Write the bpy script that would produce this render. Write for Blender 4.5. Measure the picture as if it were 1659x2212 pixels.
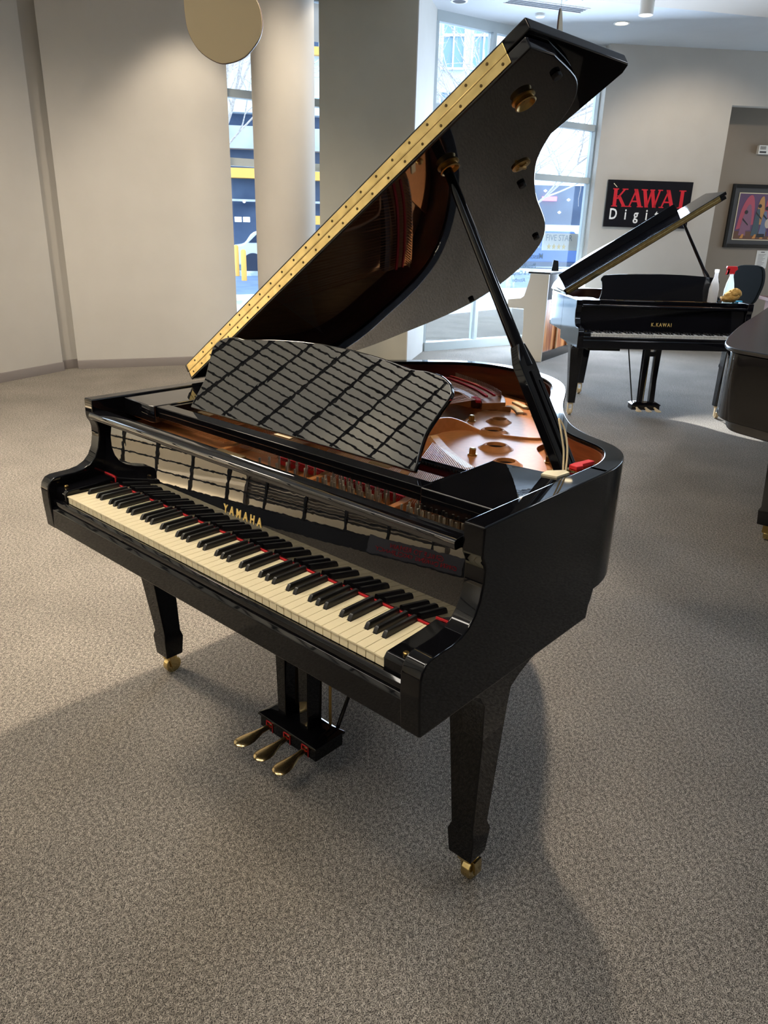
import bpy, bmesh, math, random
from mathutils import Vector, Matrix
from mathutils.geometry import delaunay_2d_cdt
random.seed(7)
SC = bpy.context.scene
for o in list(bpy.data.objects): bpy.data.objects.remove(o)
COL = SC.collection
PI = math.pi

# ------------------------------------------------------------ camera
cam = bpy.data.cameras.new('camera'); camo = bpy.data.objects.new('camera', cam); COL.objects.link(camo)
camo.location = (1.3916, -0.8881, 1.4701)
camo.rotation_euler = (math.radians(69.1792), math.radians(-1.4101), math.radians(42.0861))
cam.sensor_fit = 'HORIZONTAL'; cam.sensor_width = 36; cam.lens = 1596.58/1659*36
cam.clip_start = .05; cam.clip_end = 300
SC.camera = camo
# ------------------------------------------------------------ view
vs = SC.view_settings
vs.view_transform = 'Standard'; vs.look = 'None'; vs.gamma = 1; vs.exposure = 0.6; vs.use_curve_mapping = False
# ------------------------------------------------------------ world
w = bpy.data.worlds.new('sky'); SC.world = w; w.use_nodes = True
bg = w.node_tree.nodes['Background']; bg.inputs[0].default_value = (.68, .84, 1, 1); bg.inputs[1].default_value = 2.8

def lamp(kind, name, loc, energy, color, target=None, **kw):
    l = bpy.data.lights.new(name, kind); l.energy = energy; l.color = color
    o = bpy.data.objects.new(name, l); COL.objects.link(o); o.location = loc
    if target is not None:
        d = Vector(target) - Vector(loc); o.rotation_euler = d.to_track_quat('-Z', 'Y').to_euler()
    for k, v in kw.items(): setattr(l, k, v)
    return o
WARM = (1, .85, .66); COOL = (.62, .78, 1)
# sun, through the tall window
lamp('SUN', 'sun', (-20, 30, 20), 10.0, (1, .95, .88), target=(-20+3.7, 30-3.1, 20-2.4), angle=.009)
# ceiling spots of the showroom, plus added daylight fills
def spot(loc, energy, target=None, size=100, blend=.6, color=WARM, r=.05):
    t = target or (loc[0], loc[1], 0)
    return lamp('SPOT', 'spot_or_fill_light', loc, energy, color, target=t, spot_size=math.radians(size), spot_blend=blend, shadow_soft_size=r)
spot((-.85, 2.9, 3.8), 760, target=(-1.9, -.1, 0), size=84, blend=.8, r=.07)
spot((-3.3, -0.2, 3.8), 330, target=(-3.6, .8, 0), size=130, r=.3)
spot((-3.2, 3.6, 3.8), 200, target=(-4.2, 3.2, 0), size=130, r=.3)
spot((.9, 4.4, 3.8), 150, size=130, color=(.95, .95, 1), r=.3)  # added daylight-toned fill to brighten the carpet on the right
spot((2.2, 2.2, 3.8), 85, size=140, color=(.74, .85, 1), r=.4)  # added cool fill standing in for window daylight on the carpet
spot((0.8, -1.05, 3.8), 105, target=(.4, -.6, 0), size=120, r=.3)
spot((-5.15, 3.8, 3.8), 85, target=(-5.8, 3.95, .9), size=78, blend=.6, r=.15)
spot((-3.9, 4.9, 3.8), 28, target=(-4.6, 4.3, 1.6), size=70, blend=.35)
spot((-1.9, 8.6, 3.70), 85, target=(-3.0, 10.2, 1.4), size=100, blend=.6)
# daylight diffused by the tall window glazing
lamp('AREA', 'window_daylight', (-4.25, 8.3, 1.6), 360, COOL, target=(0, 1.0, .6), shape='RECTANGLE', size=2.6, size_y=2.5)
lamp('AREA', 'mall_low_fill', (-3.95, -1.75, .05), 40, (1, .88, .68), target=(-4.45, -3.2, .9), shape='RECTANGLE', size=2.4, size_y=.1)  # added strip hidden behind the kick panel, brightens the lower mall wall
lamp('SPOT', 'mall_floor_fill', (-3.9, -2.8, 6.4), 480, (1, .86, .62), target=(-3.9, -2.7, 0), spot_size=math.radians(46), spot_blend=.5, shadow_soft_size=.1)  # unseen lamp added to brighten the mall floor in the fallboard reflection
# unseen lamp added to brighten the mall wall for the desk reflection
lamp('AREA', 'mall_wall_fill', (-2.3, -2.9, 6.7), 165, (1, .93, .82), target=(-3.0, -4.0, 2.0), shape='RECTANGLE', size=6, size_y=.6)

# ------------------------------------------------------------ materials
def mat(name, base, rough=.5, metal=0, ior=1.5, coat=0, trans=0, emit=None, estr=0, spec=.5):
    m = bpy.data.materials.new(name); m.use_nodes = True
    p = m.node_tree.nodes['Principled BSDF']
    p.inputs['Base Color'].default_value = (*base, 1); p.inputs['Roughness'].default_value = rough
    p.inputs['Metallic'].default_value = metal; p.inputs['IOR'].default_value = ior
    p.inputs['Coat Weight'].default_value = coat; p.inputs['Transmission Weight'].default_value = trans
    p.inputs['Specular IOR Level'].default_value = spec
    if emit: p.inputs['Emission Color'].default_value = (*emit, 1); p.inputs['Emission Strength'].default_value = estr
    return m
def noise_mat(name, c1, c2, scale, rough=.8, bump=0, detail=3, stretch=None, lo=.35, hi=.65, spec=.5, bdist=.002, metal=0):
    m = mat(name, c1, rough, spec=spec, metal=metal); nt = m.node_tree; p = nt.nodes['Principled BSDF']
    tc = nt.nodes.new('ShaderNodeTexCoord'); mp = nt.nodes.new('ShaderNodeMapping')
    if stretch: mp.inputs['Scale'].default_value = stretch
    n = nt.nodes.new('ShaderNodeTexNoise'); n.inputs['Scale'].default_value = scale; n.inputs['Detail'].default_value = detail
    r = nt.nodes.new('ShaderNodeValToRGB'); r.color_ramp.elements[0].position = lo; r.color_ramp.elements[1].position = hi
    r.color_ramp.elements[0].color = (*c1, 1); r.color_ramp.elements[1].color = (*c2, 1)
    L = nt.links.new
    L(tc.outputs['Object'], mp.inputs[0]); L(mp.outputs[0], n.inputs['Vector']); L(n.outputs[0], r.inputs[0]); L(r.outputs[0], p.inputs['Base Color'])
    if bump:
        b = nt.nodes.new('ShaderNodeBump'); b.inputs['Strength'].default_value = bump; b.inputs['Distance'].default_value = bdist
        L(n.outputs[0], b.inputs['Height']); L(b.outputs[0], p.inputs['Normal'])
    return m
M = {}
M['lacquer'] = mat('black_lacquer', (.0035, .0035, .0045), .03, ior=1.37)
M['lacquer_polish'] = mat('polished_black_lacquer', (.0035, .0035, .0045), .008, ior=1.9)
def peel(m, sc, d):
    nt = m.node_tree; p = nt.nodes['Principled BSDF']; tc = nt.nodes.new('ShaderNodeTexCoord'); n = nt.nodes.new('ShaderNodeTexNoise'); n.inputs['Scale'].default_value = sc; n.inputs['Detail'].default_value = 1
    b = nt.nodes.new('ShaderNodeBump'); b.inputs['Strength'].default_value = 1; b.inputs['Distance'].default_value = d
    nt.links.new(tc.outputs['Object'], n.inputs['Vector']); nt.links.new(n.outputs[0], b.inputs['Height']); nt.links.new(b.outputs[0], p.inputs['Normal'])
peel(M['lacquer_polish'], 45, .00003)
M['lacquer_soft'] = noise_mat('black_lacquer_worn', (.004, .004, .005), (.009, .008, .008), 40, .12)
M['lacquer_lid'] = mat('lid_lacquer', (.0045, .0045, .007), .03, ior=1.5)
M['lacquer_satin'] = mat('satin_black_lacquer', (.006, .005, .005), .22, ior=1.6)
M['lacquer2'] = mat('black_lacquer_far', (.004, .004, .006), .06, ior=1.5)
M['keywhite'] = mat('ivory_plastic', (.94, .82, .55), .25)
M['keywhite2'] = mat('white_plastic', (.72, .72, .68), .3)
M['keyblack'] = mat('black_key', (.012, .012, .013), .33)
M['brass'] = noise_mat('brass', (.60, .45, .19), (.78, .60, .27), 35, .16, metal=1, bump=.25, bdist=.0004)
M['brass_satin'] = mat('satin_brass', (.80, .60, .30), .24, 1)
M['brass_dull'] = mat('worn_brass', (.42, .28, .10), .32, 1)
M['screw'] = mat('screw_metal', (.10, .07, .03), .4, 1)
M['pin'] = mat('tuning_pin_steel', (.42, .36, .28), .3, 1)
M['steel'] = mat('steel_wire', (.55, .52, .48), .3, 1)
M['copper'] = mat('copper_wire', (.62, .27, .12), .3, 1)
M['felt_red'] = mat('red_felt', (.62, .02, .025), .9)
M['felt_dark'] = mat('dark_felt', (.02, .02, .02), .95)
M['rubber'] = mat('black_rubber', (.012, .012, .012), .7)
M['bronze'] = noise_mat('bronze_plate', (.40, .150, .040), (.46, .175, .05), 60, .40, metal=.25, spec=.35)
M['hole_dark'] = mat('hole_painted_shade', (.025, .010, .006), .7)
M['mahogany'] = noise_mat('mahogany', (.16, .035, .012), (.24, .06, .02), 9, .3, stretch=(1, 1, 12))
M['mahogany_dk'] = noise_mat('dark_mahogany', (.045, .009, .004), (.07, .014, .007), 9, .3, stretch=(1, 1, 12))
M['spruce'] = noise_mat('spruce', (.42, .20, .07), (.52, .27, .10), 30, .4, stretch=(6, .4, 1))
M['spruce_dk'] = noise_mat('oiled_spruce', (.45, .10, .015), (1.0, .42, .12), 3.2, .4, stretch=(7, 1, .5), lo=.4, hi=.6)
M['cream_wood'] = mat('cream_lacquer', (.66, .60, .50), .45)
M['card'] = mat('cream_card', (.75, .66, .46), .8)
M['cord'] = mat('cream_cord', (.72, .58, .36), .9)
M['ivory_worn'] = mat('pale_felt', (.60, .48, .30), .9)
M['gold'] = mat('gold_inlay', (.85, .60, .20), .35, .35)
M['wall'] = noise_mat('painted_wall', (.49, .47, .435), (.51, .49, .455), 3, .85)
M['wall_olive_shade'] = noise_mat('shaded_pier_paint', (.37, .345, .28), (.39, .365, .295), 3, .85)  # olive, darkened in the colour for facing away from the windows
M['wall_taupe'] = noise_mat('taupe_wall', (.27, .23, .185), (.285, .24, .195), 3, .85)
M['ceiling'] = noise_mat('painted_ceiling', (.46, .48, .50), (.48, .50, .52), 3, .9)
M['soffit'] = mat('painted_soffit', (.40, .35, .30), .85)
M['baseboard'] = mat('taupe_vinyl', (.20, .175, .165), .5)
M['frame'] = mat('window_aluminium', (.52, .58, .60), .4)
M['disc'] = mat('gold_disc_paint', (.50, .40, .24), .5)
M['disc_edge'] = mat('dark_disc_edge', (.10, .05, .05), .5)
M['white_metal'] = mat('white_metal', (.8, .8, .78), .4)
M['lamp_glow'] = mat('lamp_glow', (1, .9, .7), .5, emit=(1, .80, .50), estr=5)
M['vent_dark'] = mat('vent_dark', (.08, .08, .09), .6)
M['sign_black'] = mat('sign_black', (.008, .008, .012), .12)
M['sign_red'] = mat('sign_red', (.62, .02, .035), .35)
M['sign_white'] = mat('sign_white', (.85, .85, .85), .5)
M['pic_frame'] = mat('black_frame', (.012, .012, .012), .25)
M['mat_grey'] = mat('grey_mount', (.055, .052, .052), .6)
M['grille'] = mat('dark_grille', (.012, .012, .012), .5)
M['mall_tile'] = noise_mat('mall_tile', (.62, .52, .38), (.66, .56, .42), 2, .5)
M['louvre'] = mat('louvre_brown', (.16, .13, .10), .5)
M['notice_grey'] = mat('notice_grey', (.10, .10, .11), .5)
M['mall_wall'] = mat('mall_wall', (.72, .70, .64), .8)
M['snow'] = noise_mat('snow', (.46, .56, .66), (.80, .86, .90), 2.5, .8, detail=8, lo=.42, hi=.55)
M['pavement'] = noise_mat('pavement', (.58, .62, .66), (.74, .77, .80), 1.2, .8)
M['asphalt'] = noise_mat('asphalt', (.10, .16, .28), (.15, .22, .34), 1.5, .7)  # blue haze of the window glass is mixed into the street colours
M['concrete'] = noise_mat('concrete', (.42, .44, .46), (.50, .52, .54), 2, .85)
M['garage_dark'] = noise_mat('garage_wall_dark', (.045, .075, .14), (.08, .12, .20), 1.1, .8)  # dark mottled blue for the garage and storefront walls
M['brick'] = noise_mat('brick', (.20, .10, .07), (.30, .15, .10), 2, .85)
M['yellow'] = mat('safety_yellow', (.90, .46, .09), .5)
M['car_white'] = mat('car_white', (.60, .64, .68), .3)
M['car_blue'] = mat('car_blue', (.04, .12, .33), .3)
M['car_glass'] = mat('car_glass', (.01, .03, .07), .1)
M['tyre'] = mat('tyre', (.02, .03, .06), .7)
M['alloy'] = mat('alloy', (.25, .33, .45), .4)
M['bark'] = noise_mat('bark', (.34, .30, .28), (.55, .52, .50), 30, .9)
M['facade'] = mat('pale_facade', (.66, .72, .76), .8)
M['facade_glass'] = mat('facade_glass', (.22, .36, .44), .2)
M['facade_trim'] = mat('facade_trim', (.9, .93, .95), .6)
M['lit'] = mat('lit_lamp', (1, 1, 1), .5, emit=(1, 1, .9), estr=3)
M['neon'] = mat('neon_red', (1, .1, .3), .5, emit=(1, .12, .35), estr=2)
M['decal'] = mat('window_decal', (.11, .17, .24), .6)
M['banner'] = mat('banner', (.75, .80, .80), .7)
M['banner_blue'] = mat('banner_blue', (.22, .33, .44), .7)
M['star'] = mat('star_gold', (.75, .60, .20), .6)
M['bottle_white'] = mat('bottle_white', (.9, .9, .9), .35)
M['bottle_clear'] = mat('bottle_clear', (.75, .85, .88), .12, trans=.6)
M['red_plastic'] = mat('red_plastic', (.75, .03, .04), .35)
def translucent(name, base, fac, rough=.35):
    m = mat(name, base, rough); nt = m.node_tree; p = nt.nodes['Principled BSDF']; out = nt.nodes['Material Output']
    tl = nt.nodes.new('ShaderNodeBsdfTranslucent'); tl.inputs[0].default_value = (*base, 1); mx = nt.nodes.new('ShaderNodeMixShader'); mx.inputs[0].default_value = fac
    nt.links.new(p.outputs[0], mx.inputs[1]); nt.links.new(tl.outputs[0], mx.inputs[2]); nt.links.new(mx.outputs[0], out.inputs[0]); return m
M['bottle_white'] = translucent('translucent_white', (.95, .95, .95), .6)
M['bottle_clear'] = translucent('translucent_clear', (.80, .90, .92), .5, .15)
M['cloth'] = noise_mat('ochre_cloth', (.50, .27, .06), (.66, .40, .12), 50, .95, bump=.3)
M['blue_plastic'] = mat('blue_plastic', (.05, .45, .75), .4)
M['chair_black'] = mat('chair_fabric', (.006, .008, .008), .9, spec=.2)
M['desk_wood'] = mat('desk_wood', (.10, .035, .02), .35)
M['paper'] = mat('paper', (.72, .70, .66), .8)
M['ink'] = mat('ink', (.12, .11, .11), .8)
# window glass: clear with a thin mirror reflection
def glass():
    m = bpy.data.materials.new('window_glass'); m.use_nodes = True; nt = m.node_tree
    for n in list(nt.nodes): nt.nodes.remove(n)
    out = nt.nodes.new('ShaderNodeOutputMaterial'); mix = nt.nodes.new('ShaderNodeMixShader')
    tr = nt.nodes.new('ShaderNodeBsdfTransparent'); gl = nt.nodes.new('ShaderNodeBsdfGlossy'); fr = nt.nodes.new('ShaderNodeFresnel')
    tr.inputs[0].default_value = (.94, .97, 1, 1); gl.inputs['Roughness'].default_value = .01; fr.inputs[0].default_value = 1.3
    L = nt.links.new; L(fr.outputs[0], mix.inputs[0]); L(tr.outputs[0], mix.inputs[1]); L(gl.outputs[0], mix.inputs[2]); L(mix.outputs[0], out.inputs[0])
    return m
M['glass'] = glass()
# carpet: fine two-tone loop pile
def carpet():
    m = mat('carpet', (.2, .18, .16), 1.0, spec=.15); nt = m.node_tree; p = nt.nodes['Principled BSDF']; L = nt.links.new
    tc = nt.nodes.new('ShaderNodeTexCoord')
    mp = nt.nodes.new('ShaderNodeMapping'); mp.inputs['Scale'].default_value = (1, .7, 1); mp.inputs['Rotation'].default_value = (0, 0, .6); L(tc.outputs['Object'], mp.inputs[0])
    n1 = nt.nodes.new('ShaderNodeTexNoise'); n1.inputs['Scale'].default_value = 430; n1.inputs['Detail'].default_value = 6; n1.inputs['Roughness'].default_value = .75; L(mp.outputs[0], n1.inputs['Vector'])
    r = nt.nodes.new('ShaderNodeValToRGB'); e = r.color_ramp.elements
    e[0].position = .43; e[0].color = (.018, .016, .017, 1); e[1].position = .575; e[1].color = (.385, .345, .292, 1)
    L(n1.outputs[0], r.inputs[0])
    n2 = nt.nodes.new('ShaderNodeTexNoise'); n2.inputs['Scale'].default_value = 2.2; n2.inputs['Detail'].default_value = 3; L(tc.outputs['Object'], n2.inputs['Vector'])
    mr = nt.nodes.new('ShaderNodeMapRange'); mr.inputs[1].default_value = .3; mr.inputs[2].default_value = .7; mr.inputs[3].default_value = .88; mr.inputs[4].default_value = 1.12; L(n2.outputs[0], mr.inputs[0])
    n3 = nt.nodes.new('ShaderNodeTexNoise'); n3.inputs['Scale'].default_value = 120; n3.inputs['Detail'].default_value = 2; L(mp.outputs[0], n3.inputs['Vector'])
    m3 = nt.nodes.new('ShaderNodeMapRange'); m3.inputs[1].default_value = .35; m3.inputs[2].default_value = .65; m3.inputs[3].default_value = .62; m3.inputs[4].default_value = 1.35; L(n3.outputs[0], m3.inputs[0])
    mm = nt.nodes.new('ShaderNodeMath'); mm.operation = 'MULTIPLY'; L(mr.outputs[0], mm.inputs[0]); L(m3.outputs[0], mm.inputs[1])
    mx = nt.nodes.new('ShaderNodeVectorMath'); mx.operation = 'SCALE'; L(r.outputs[0], mx.inputs[0]); L(mm.outputs[0], mx.inputs['Scale']); L(mx.outputs[0], p.inputs['Base Color'])
    b = nt.nodes.new('ShaderNodeBump'); b.inputs['Strength'].default_value = .22; b.inputs['Distance'].default_value = .0015; L(n1.outputs[0], b.inputs['Height']); L(b.outputs[0], p.inputs['Normal'])
    return m
M['carpet'] = carpet()

# ------------------------------------------------------------ mesh builder
class MB:
    def __init__(s): s.v = []; s.f = []
    def add(s, vs, fs, mtx=None):
        n = len(s.v); s.v += [tuple(mtx @ Vector(p)) if mtx else tuple(p) for p in vs]; s.f += [tuple(i+n for i in f) for f in fs]; return s
    def box(s, x0, x1, y0, y1, z0, z1, mtx=None):
        vs = [(x, y, z) for z in (z0, z1) for y in (y0, y1) for x in (x0, x1)]
        return s.add(vs, [(0, 2, 3, 1), (4, 5, 7, 6), (0, 1, 5, 4), (2, 6, 7, 3), (0, 4, 6, 2), (1, 3, 7, 5)], mtx)
    def prism(s, poly, z0, z1, axis='z', mtx=None):
        n = len(poly)
        def P(a, b, c):
            return {'z': (a, b, c), 'x': (c, a, b), 'y': (a, c, b)}[axis]
        vs = [P(a, b, z0) for a, b in poly] + [P(a, b, z1) for a, b in poly]
        fs = [tuple(range(n)), tuple(range(2*n-1, n-1, -1))] + [(i, i+n, (i+1) % n+n, (i+1) % n) for i in range(n)]
        return s.add(vs, fs, mtx)
    def tube(s, pts, r, seg=8, cap=True):
        pts = [Vector(p) for p in pts]; n = len(pts); rs = r if isinstance(r, (list, tuple)) else [r]*n
        vs = []; fs = []; up = None
        for i, p in enumerate(pts):
            d = (pts[min(i+1, n-1)]-pts[max(i-1, 0)]).normalized()
            if up is None: up = d.orthogonal().normalized()
            a = (up - d*up.dot(d)).normalized(); b = d.cross(a); up = a
            vs += [tuple(p + (a*math.cos(t)+b*math.sin(t))*rs[i]) for t in [2*PI*k/seg for k in range(seg)]]
        for i in range(n-1):
            for k in range(seg): fs.append((i*seg+k, i*seg+(k+1) % seg, (i+1)*seg+(k+1) % seg, (i+1)*seg+k))
        if cap: fs.append(tuple(range(seg-1, -1, -1))); fs.append(tuple((n-1)*seg+k for k in range(seg)))
        return s.add(vs, fs)
    def lathe(s, prof, seg=24, mtx=None, cap=True):
        vs = []; fs = []
        for r, z in prof: vs += [(r*math.cos(2*PI*k/seg), r*math.sin(2*PI*k/seg), z) for k in range(seg)]
        for i in range(len(prof)-1):
            for k in range(seg): fs.append((i*seg+k, i*seg+(k+1) % seg, (i+1)*seg+(k+1) % seg, (i+1)*seg+k))
        if cap: fs.append(tuple(range(seg-1, -1, -1))); fs.append(tuple((len(prof)-1)*seg+k for k in range(seg)))
        return s.add(vs, fs, mtx)
    def loft(s, secs, closed=True):
        n = len(secs[0]); vs = [p for q in secs for p in q]; fs = []
        for i in range(len(secs)-1):
            for k in range(n if closed else n-1): fs.append((i*n+k, i*n+(k+1) % n, (i+1)*n+(k+1) % n, (i+1)*n+k))
        if closed: fs.append(tuple(range(n-1, -1, -1))); fs.append(tuple((len(secs)-1)*n+k for k in range(n)))
        return s.add(vs, fs)
    def build(s, name, m, parent=None, bevel=0, smooth=35, loc=None, rotz=None, seg=2, **tags):
        me = bpy.data.meshes.new(name); me.from_pydata(s.v, [], s.f)
        bm = bmesh.new(); bm.from_mesh(me); bmesh.ops.recalc_face_normals(bm, faces=bm.faces); bm.to_mesh(me); bm.free()
        me.materials.append(M[m] if isinstance(m, str) else m)
        if smooth:
            me.polygons.foreach_set('use_smooth', [True]*len(me.polygons)); me.set_sharp_from_angle(angle=math.radians(smooth))
        o = bpy.data.objects.new(name, me); COL.objects.link(o)
        if parent is not None: o.parent = parent
        if loc: o.location = loc
        if rotz is not None: o.rotation_euler = (0, 0, rotz)
        if bevel:
            b = o.modifiers.new('bevel', 'BEVEL'); b.width = bevel; b.segments = seg; b.limit_method = 'ANGLE'; b.angle_limit = math.radians(40); b.harden_normals = True
        for k, v in tags.items(): o[k] = v
        return o
def empty(name, loc=(0, 0, 0), rotz=0, **tags):
    o = bpy.data.objects.new(name, None); COL.objects.link(o); o.location = loc; o.rotation_euler = (0, 0, rotz); o.empty_display_size = .1
    for k, v in tags.items(): o[k] = v
    return o
def inst(src, loc, parent=None, rot=None, name=None):
    o = src.copy(); COL.objects.link(o); o.location = loc
    if rot: o.rotation_euler = rot
    if parent is not None: o.parent = parent
    return o
def crom(pts, n=6, closed=False):
    out = []; N = len(pts); rng = range(N) if closed else range(N-1)
    for i in rng:
        g = lambda j: pts[j % N] if closed else pts[max(0, min(N-1, j))]
        p0, p1, p2, p3 = g(i-1), g(i), g(i+1), g(i+2)
        for k in range(n):
            t = k/n
            out.append(tuple(.5*((2*b)+(c-a)*t+(2*a-5*b+4*c-d)*t*t+(-a+3*b-3*c+d)*t**3) for a, b, c, d in zip(p0, p1, p2, p3)))
    if not closed: out.append(tuple(pts[-1]))
    return out
def offset(poly, d):
    n = len(poly); out = []
    for i in range(n):
        a = Vector(poly[i-1]); b = Vector(poly[i]); c = Vector(poly[(i+1) % n])
        e1 = (b-a).normalized(); e2 = (c-b).normalized(); n1 = Vector((-e1.y, e1.x)); n2 = Vector((-e2.y, e2.x))
        m = (n1+n2); m = m.normalized() if m.length > 1e-6 else n1
        k = d/max(.35, m.dot(n1)); out.append((b.x+m.x*k, b.y+m.y*k))
    return out
def area(poly): return sum(poly[i-1][0]*poly[i][1]-poly[i][0]*poly[i-1][1] for i in range(len(poly)))/2
def plate_holes(mb, outer, holes, z0, z1):
    vs = [Vector(p) for p in outer]; es = [(i, (i+1) % len(outer)) for i in range(len(outer))]
    for h in holes:
        n = len(vs); vs += [Vector(p) for p in h]; es += [(n+i, n+(i+1) % len(h)) for i in range(len(h))]
    r = delaunay_2d_cdt(vs, es, [], 1, 1e-5); V = r[0]
    def inside(p, poly):
        c = False
        for i in range(len(poly)):
            x1, y1 = poly[i-1]; x2, y2 = poly[i]
            if (y1 > p[1]) != (y2 > p[1]) and p[0] < (x2-x1)*(p[1]-y1)/(y2-y1)+x1: c = not c
        return c
    F = []
    for f in r[2]:
        c = sum((V[i] for i in f), Vector((0, 0)))/len(f)
        if inside(c, outer) and not any(inside(c, h) for h in holes): F.append(tuple(f))
    n = len(V); cnt = {}
    for f in F:
        for i in range(len(f)):
            e = (f[i], f[(i+1) % len(f)]); cnt[e] = 1
    side = [(a, b) for (a, b) in cnt if (b, a) not in cnt]
    mb.add([(p.x, p.y, z1) for p in V]+[(p.x, p.y, z0) for p in V], F+[tuple(i+n for i in reversed(f)) for f in F]+[(a, a+n, b+n, b) for a, b in side])
def circ(cx, cy, r, n=24, ry=None): return [(cx+r*math.cos(2*PI*k/n), cy+(ry or r)*math.sin(2*PI*k/n)) for k in range(n)]
def text(body, name, m, size, parent=None, extrude=.001, mtx=None, space=1.0, offs=0.0, align='CENTER', shear=0, **tags):
    cu = bpy.data.curves.new(name, 'FONT'); cu.body = body; cu.size = size; cu.extrude = extrude; cu.align_x = align; cu.align_y = 'CENTER'
    cu.space_character = space; cu.offset = offs; cu.resolution_u = 3; cu.shear = shear
    t = bpy.data.objects.new(name+'_curve', cu); COL.objects.link(t)
    dg = bpy.context.evaluated_depsgraph_get(); me = bpy.data.meshes.new_from_object(t.evaluated_get(dg)); bpy.data.objects.remove(t)
    if mtx: me.transform(mtx)
    me.materials.clear(); me.materials.append(M[m]); me.name = name
    o = bpy.data.objects.new(name, me); COL.objects.link(o)
    if parent is not None: o.parent = parent
    for k, v in tags.items(): o[k] = v
    return o
RX90 = Matrix.Rotation(PI/2, 4, 'X')
T = Matrix.Translation

# ------------------------------------------------------------ floor, walls, ceiling
ZC = 3.84
MB().box(-7.5, 7, -6, 13, -.1, 0).build('floor', 'carpet', kind='structure')
def wall(name, m, a, b, z0=0, z1=ZC, th=.15, base=True, side='x', extra=None):
    a = Vector(a); b = Vector(b); d = b-a; L = d.length; rz = math.atan2(d.y, d.x)
    mb = MB().box(0, L, 0, th, z0, z1)
    o = mb.build(name, m, loc=(a.x, a.y, 0), rotz=rz, kind='structure')
    if base:
        MB().prism([(0, 0), (-.012, 0), (-.012, .082), (-.006, .092), (0, .092)], 0, L, 'x').build('baseboard_'+side, 'baseboard', loc=(a.x, a.y, 0), rotz=rz, kind='structure')
    return o, L, rz
PA0 = (-6.145, 1.945); PC1 = (-6.388, 2.702); PC2 = (-6.382, 2.862); PB = (-5.605, 4.411)
dA = Vector(PC1)-Vector(PA0)
wall('wall_left', 'wall', Vector(PA0)-dA*3.75, PC1, side='left')
wall('trim_1', 'wall', (PC1[0]-.09, PC1[1]-.06), (PC2[0]-.09, PC2[1]+.06), side='corner', th=.1)
wall('wall_back', 'wall', PC2, PB, side='back')

# windows: frame with mullions and one pane per light
def window(idx, a, b, cols, rows, top, z0=.04, fw=.055, sill=.07, label=None, th=.07):
    a = Vector(a); b = Vector(b); d = b-a; L = d.length; rz = math.atan2(d.y, d.x)
    mb = MB(); mb.box(0, L, -.05, th, 0, sill+z0); mb.box(0, L, -.02, th, top, ZC)
    for c in cols: mb.box(c-fw/2, c+fw/2, -.03, th, 0, top)
    for r in rows: mb.box(0, L, -.025, th-.005, r-.038, r+.038)
    fo = mb.build('window_%d' % idx, 'frame', loc=(a.x, a.y, 0), rotz=rz, kind='structure')
    cs = sorted(cols); rr = [z0+sill]+list(rows)+[top]
    for i in range(len(cs)-1):
        for j in range(len(rr)-1):
            MB().box(cs[i]+fw/2, cs[i+1]-fw/2, .02, .026, rr[j]+(.038 if j else 0), rr[j+1]-(.038 if j < len(rr)-2 else 0)).build('pane', 'glass', fo)
    return fo, L, rz
W2a = (-5.75, 4.35); W2b = (-4.95, 6.85)
window(1, W2a, W2b, [-.14, 2.6], [2.125, 2.775], 3.73)
WL = (-4.838, 6.817); WDIR = Vector((math.sin(math.radians(15)), math.cos(math.radians(15)))); WR = Vector(WL)+WDIR*2.80
win2, WLEN, WRZ = window(2, WL, WR, [.0, .865, 2.79], [2.20, 2.86], 3.73)
# pier between the windows
cx, cy = camo.location.x, camo.location.y
K1 = Vector((-4.33, 5.885)); v = (Vector(WL)-K1).normalized(); p_ = Vector((-v.y, v.x))
d6 = Vector((-.7279, .6857)); dd = K1-Vector((cx, cy))
den = p_.x*(-d6.y)+d6.x*p_.y
s_ = (-dd.x*(-d6.y)-d6.x*dd.y)/den
K0 = K1+p_*abs(s_)
pier = [tuple(K1), tuple(WL), tuple(Vector(WL)+p_*(K0-K1).length), tuple(K0)]
MB().prism(pier, 0, ZC).build('wall_pier', 'wall_olive_shade', kind='structure')
pl = MB(); 
pl.prism([(0, 0), ((Vector(WL)-K1).length, 0), ((Vector(WL)-K1).length, -.012), (0, -.012)], 0, ZC)
pl.build('pier_lit_face', 'wall', loc=(K1.x, K1.y, 0), rotz=math.atan2(v.y, v.x), kind='structure')  # paler cover, paints the pier's window-lit side lighter
# round column
MB().lathe([(.29, 0), (.29, ZC)], 64).build('wall_column', 'wall', loc=(-4.56, 4.26, 0), kind='structure')
# right wall with sign, opening and alcove
RJ = Vector((-3.977, 9.414)); RD = Vector((.68, .733)).normalized(); RRZ = math.atan2(RD.y, RD.x)
def rwpt(s, off=0): q = RJ+RD*s+Vector((-RD.y, RD.x))*off; return (q.x, q.y)
mb = MB(); mb.box(0, 1.80, 0, .14, 0, ZC); mb.box(1.80, 4.5, 0, .14, 3.19, ZC)
mb.build('wall_right', 'wall', loc=(RJ.x, RJ.y, 0), rotz=RRZ, kind='structure')
MB().box(0, 1.80, -.012, 0, 0, .092).build('baseboard_right', 'baseboard', loc=(RJ.x, RJ.y, 0), rotz=RRZ, kind='structure')
rv = WR - RJ
MB().prism([tuple(RJ), tuple(WR), tuple(Vector(WR)+Vector((-.1, .12))), tuple(RJ+Vector((-.1, .12)))], 0, ZC).build('trim_4', 'wall', kind='structure')
mb = MB(); mb.box(.9, 7, .6, .7, 0, ZC); mb.box(.9, 1.0, .14, .6, 0, ZC)
mb.build('wall_alcove', 'wall_taupe', loc=(RJ.x, RJ.y, 0), rotz=RRZ, kind='structure')
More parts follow.
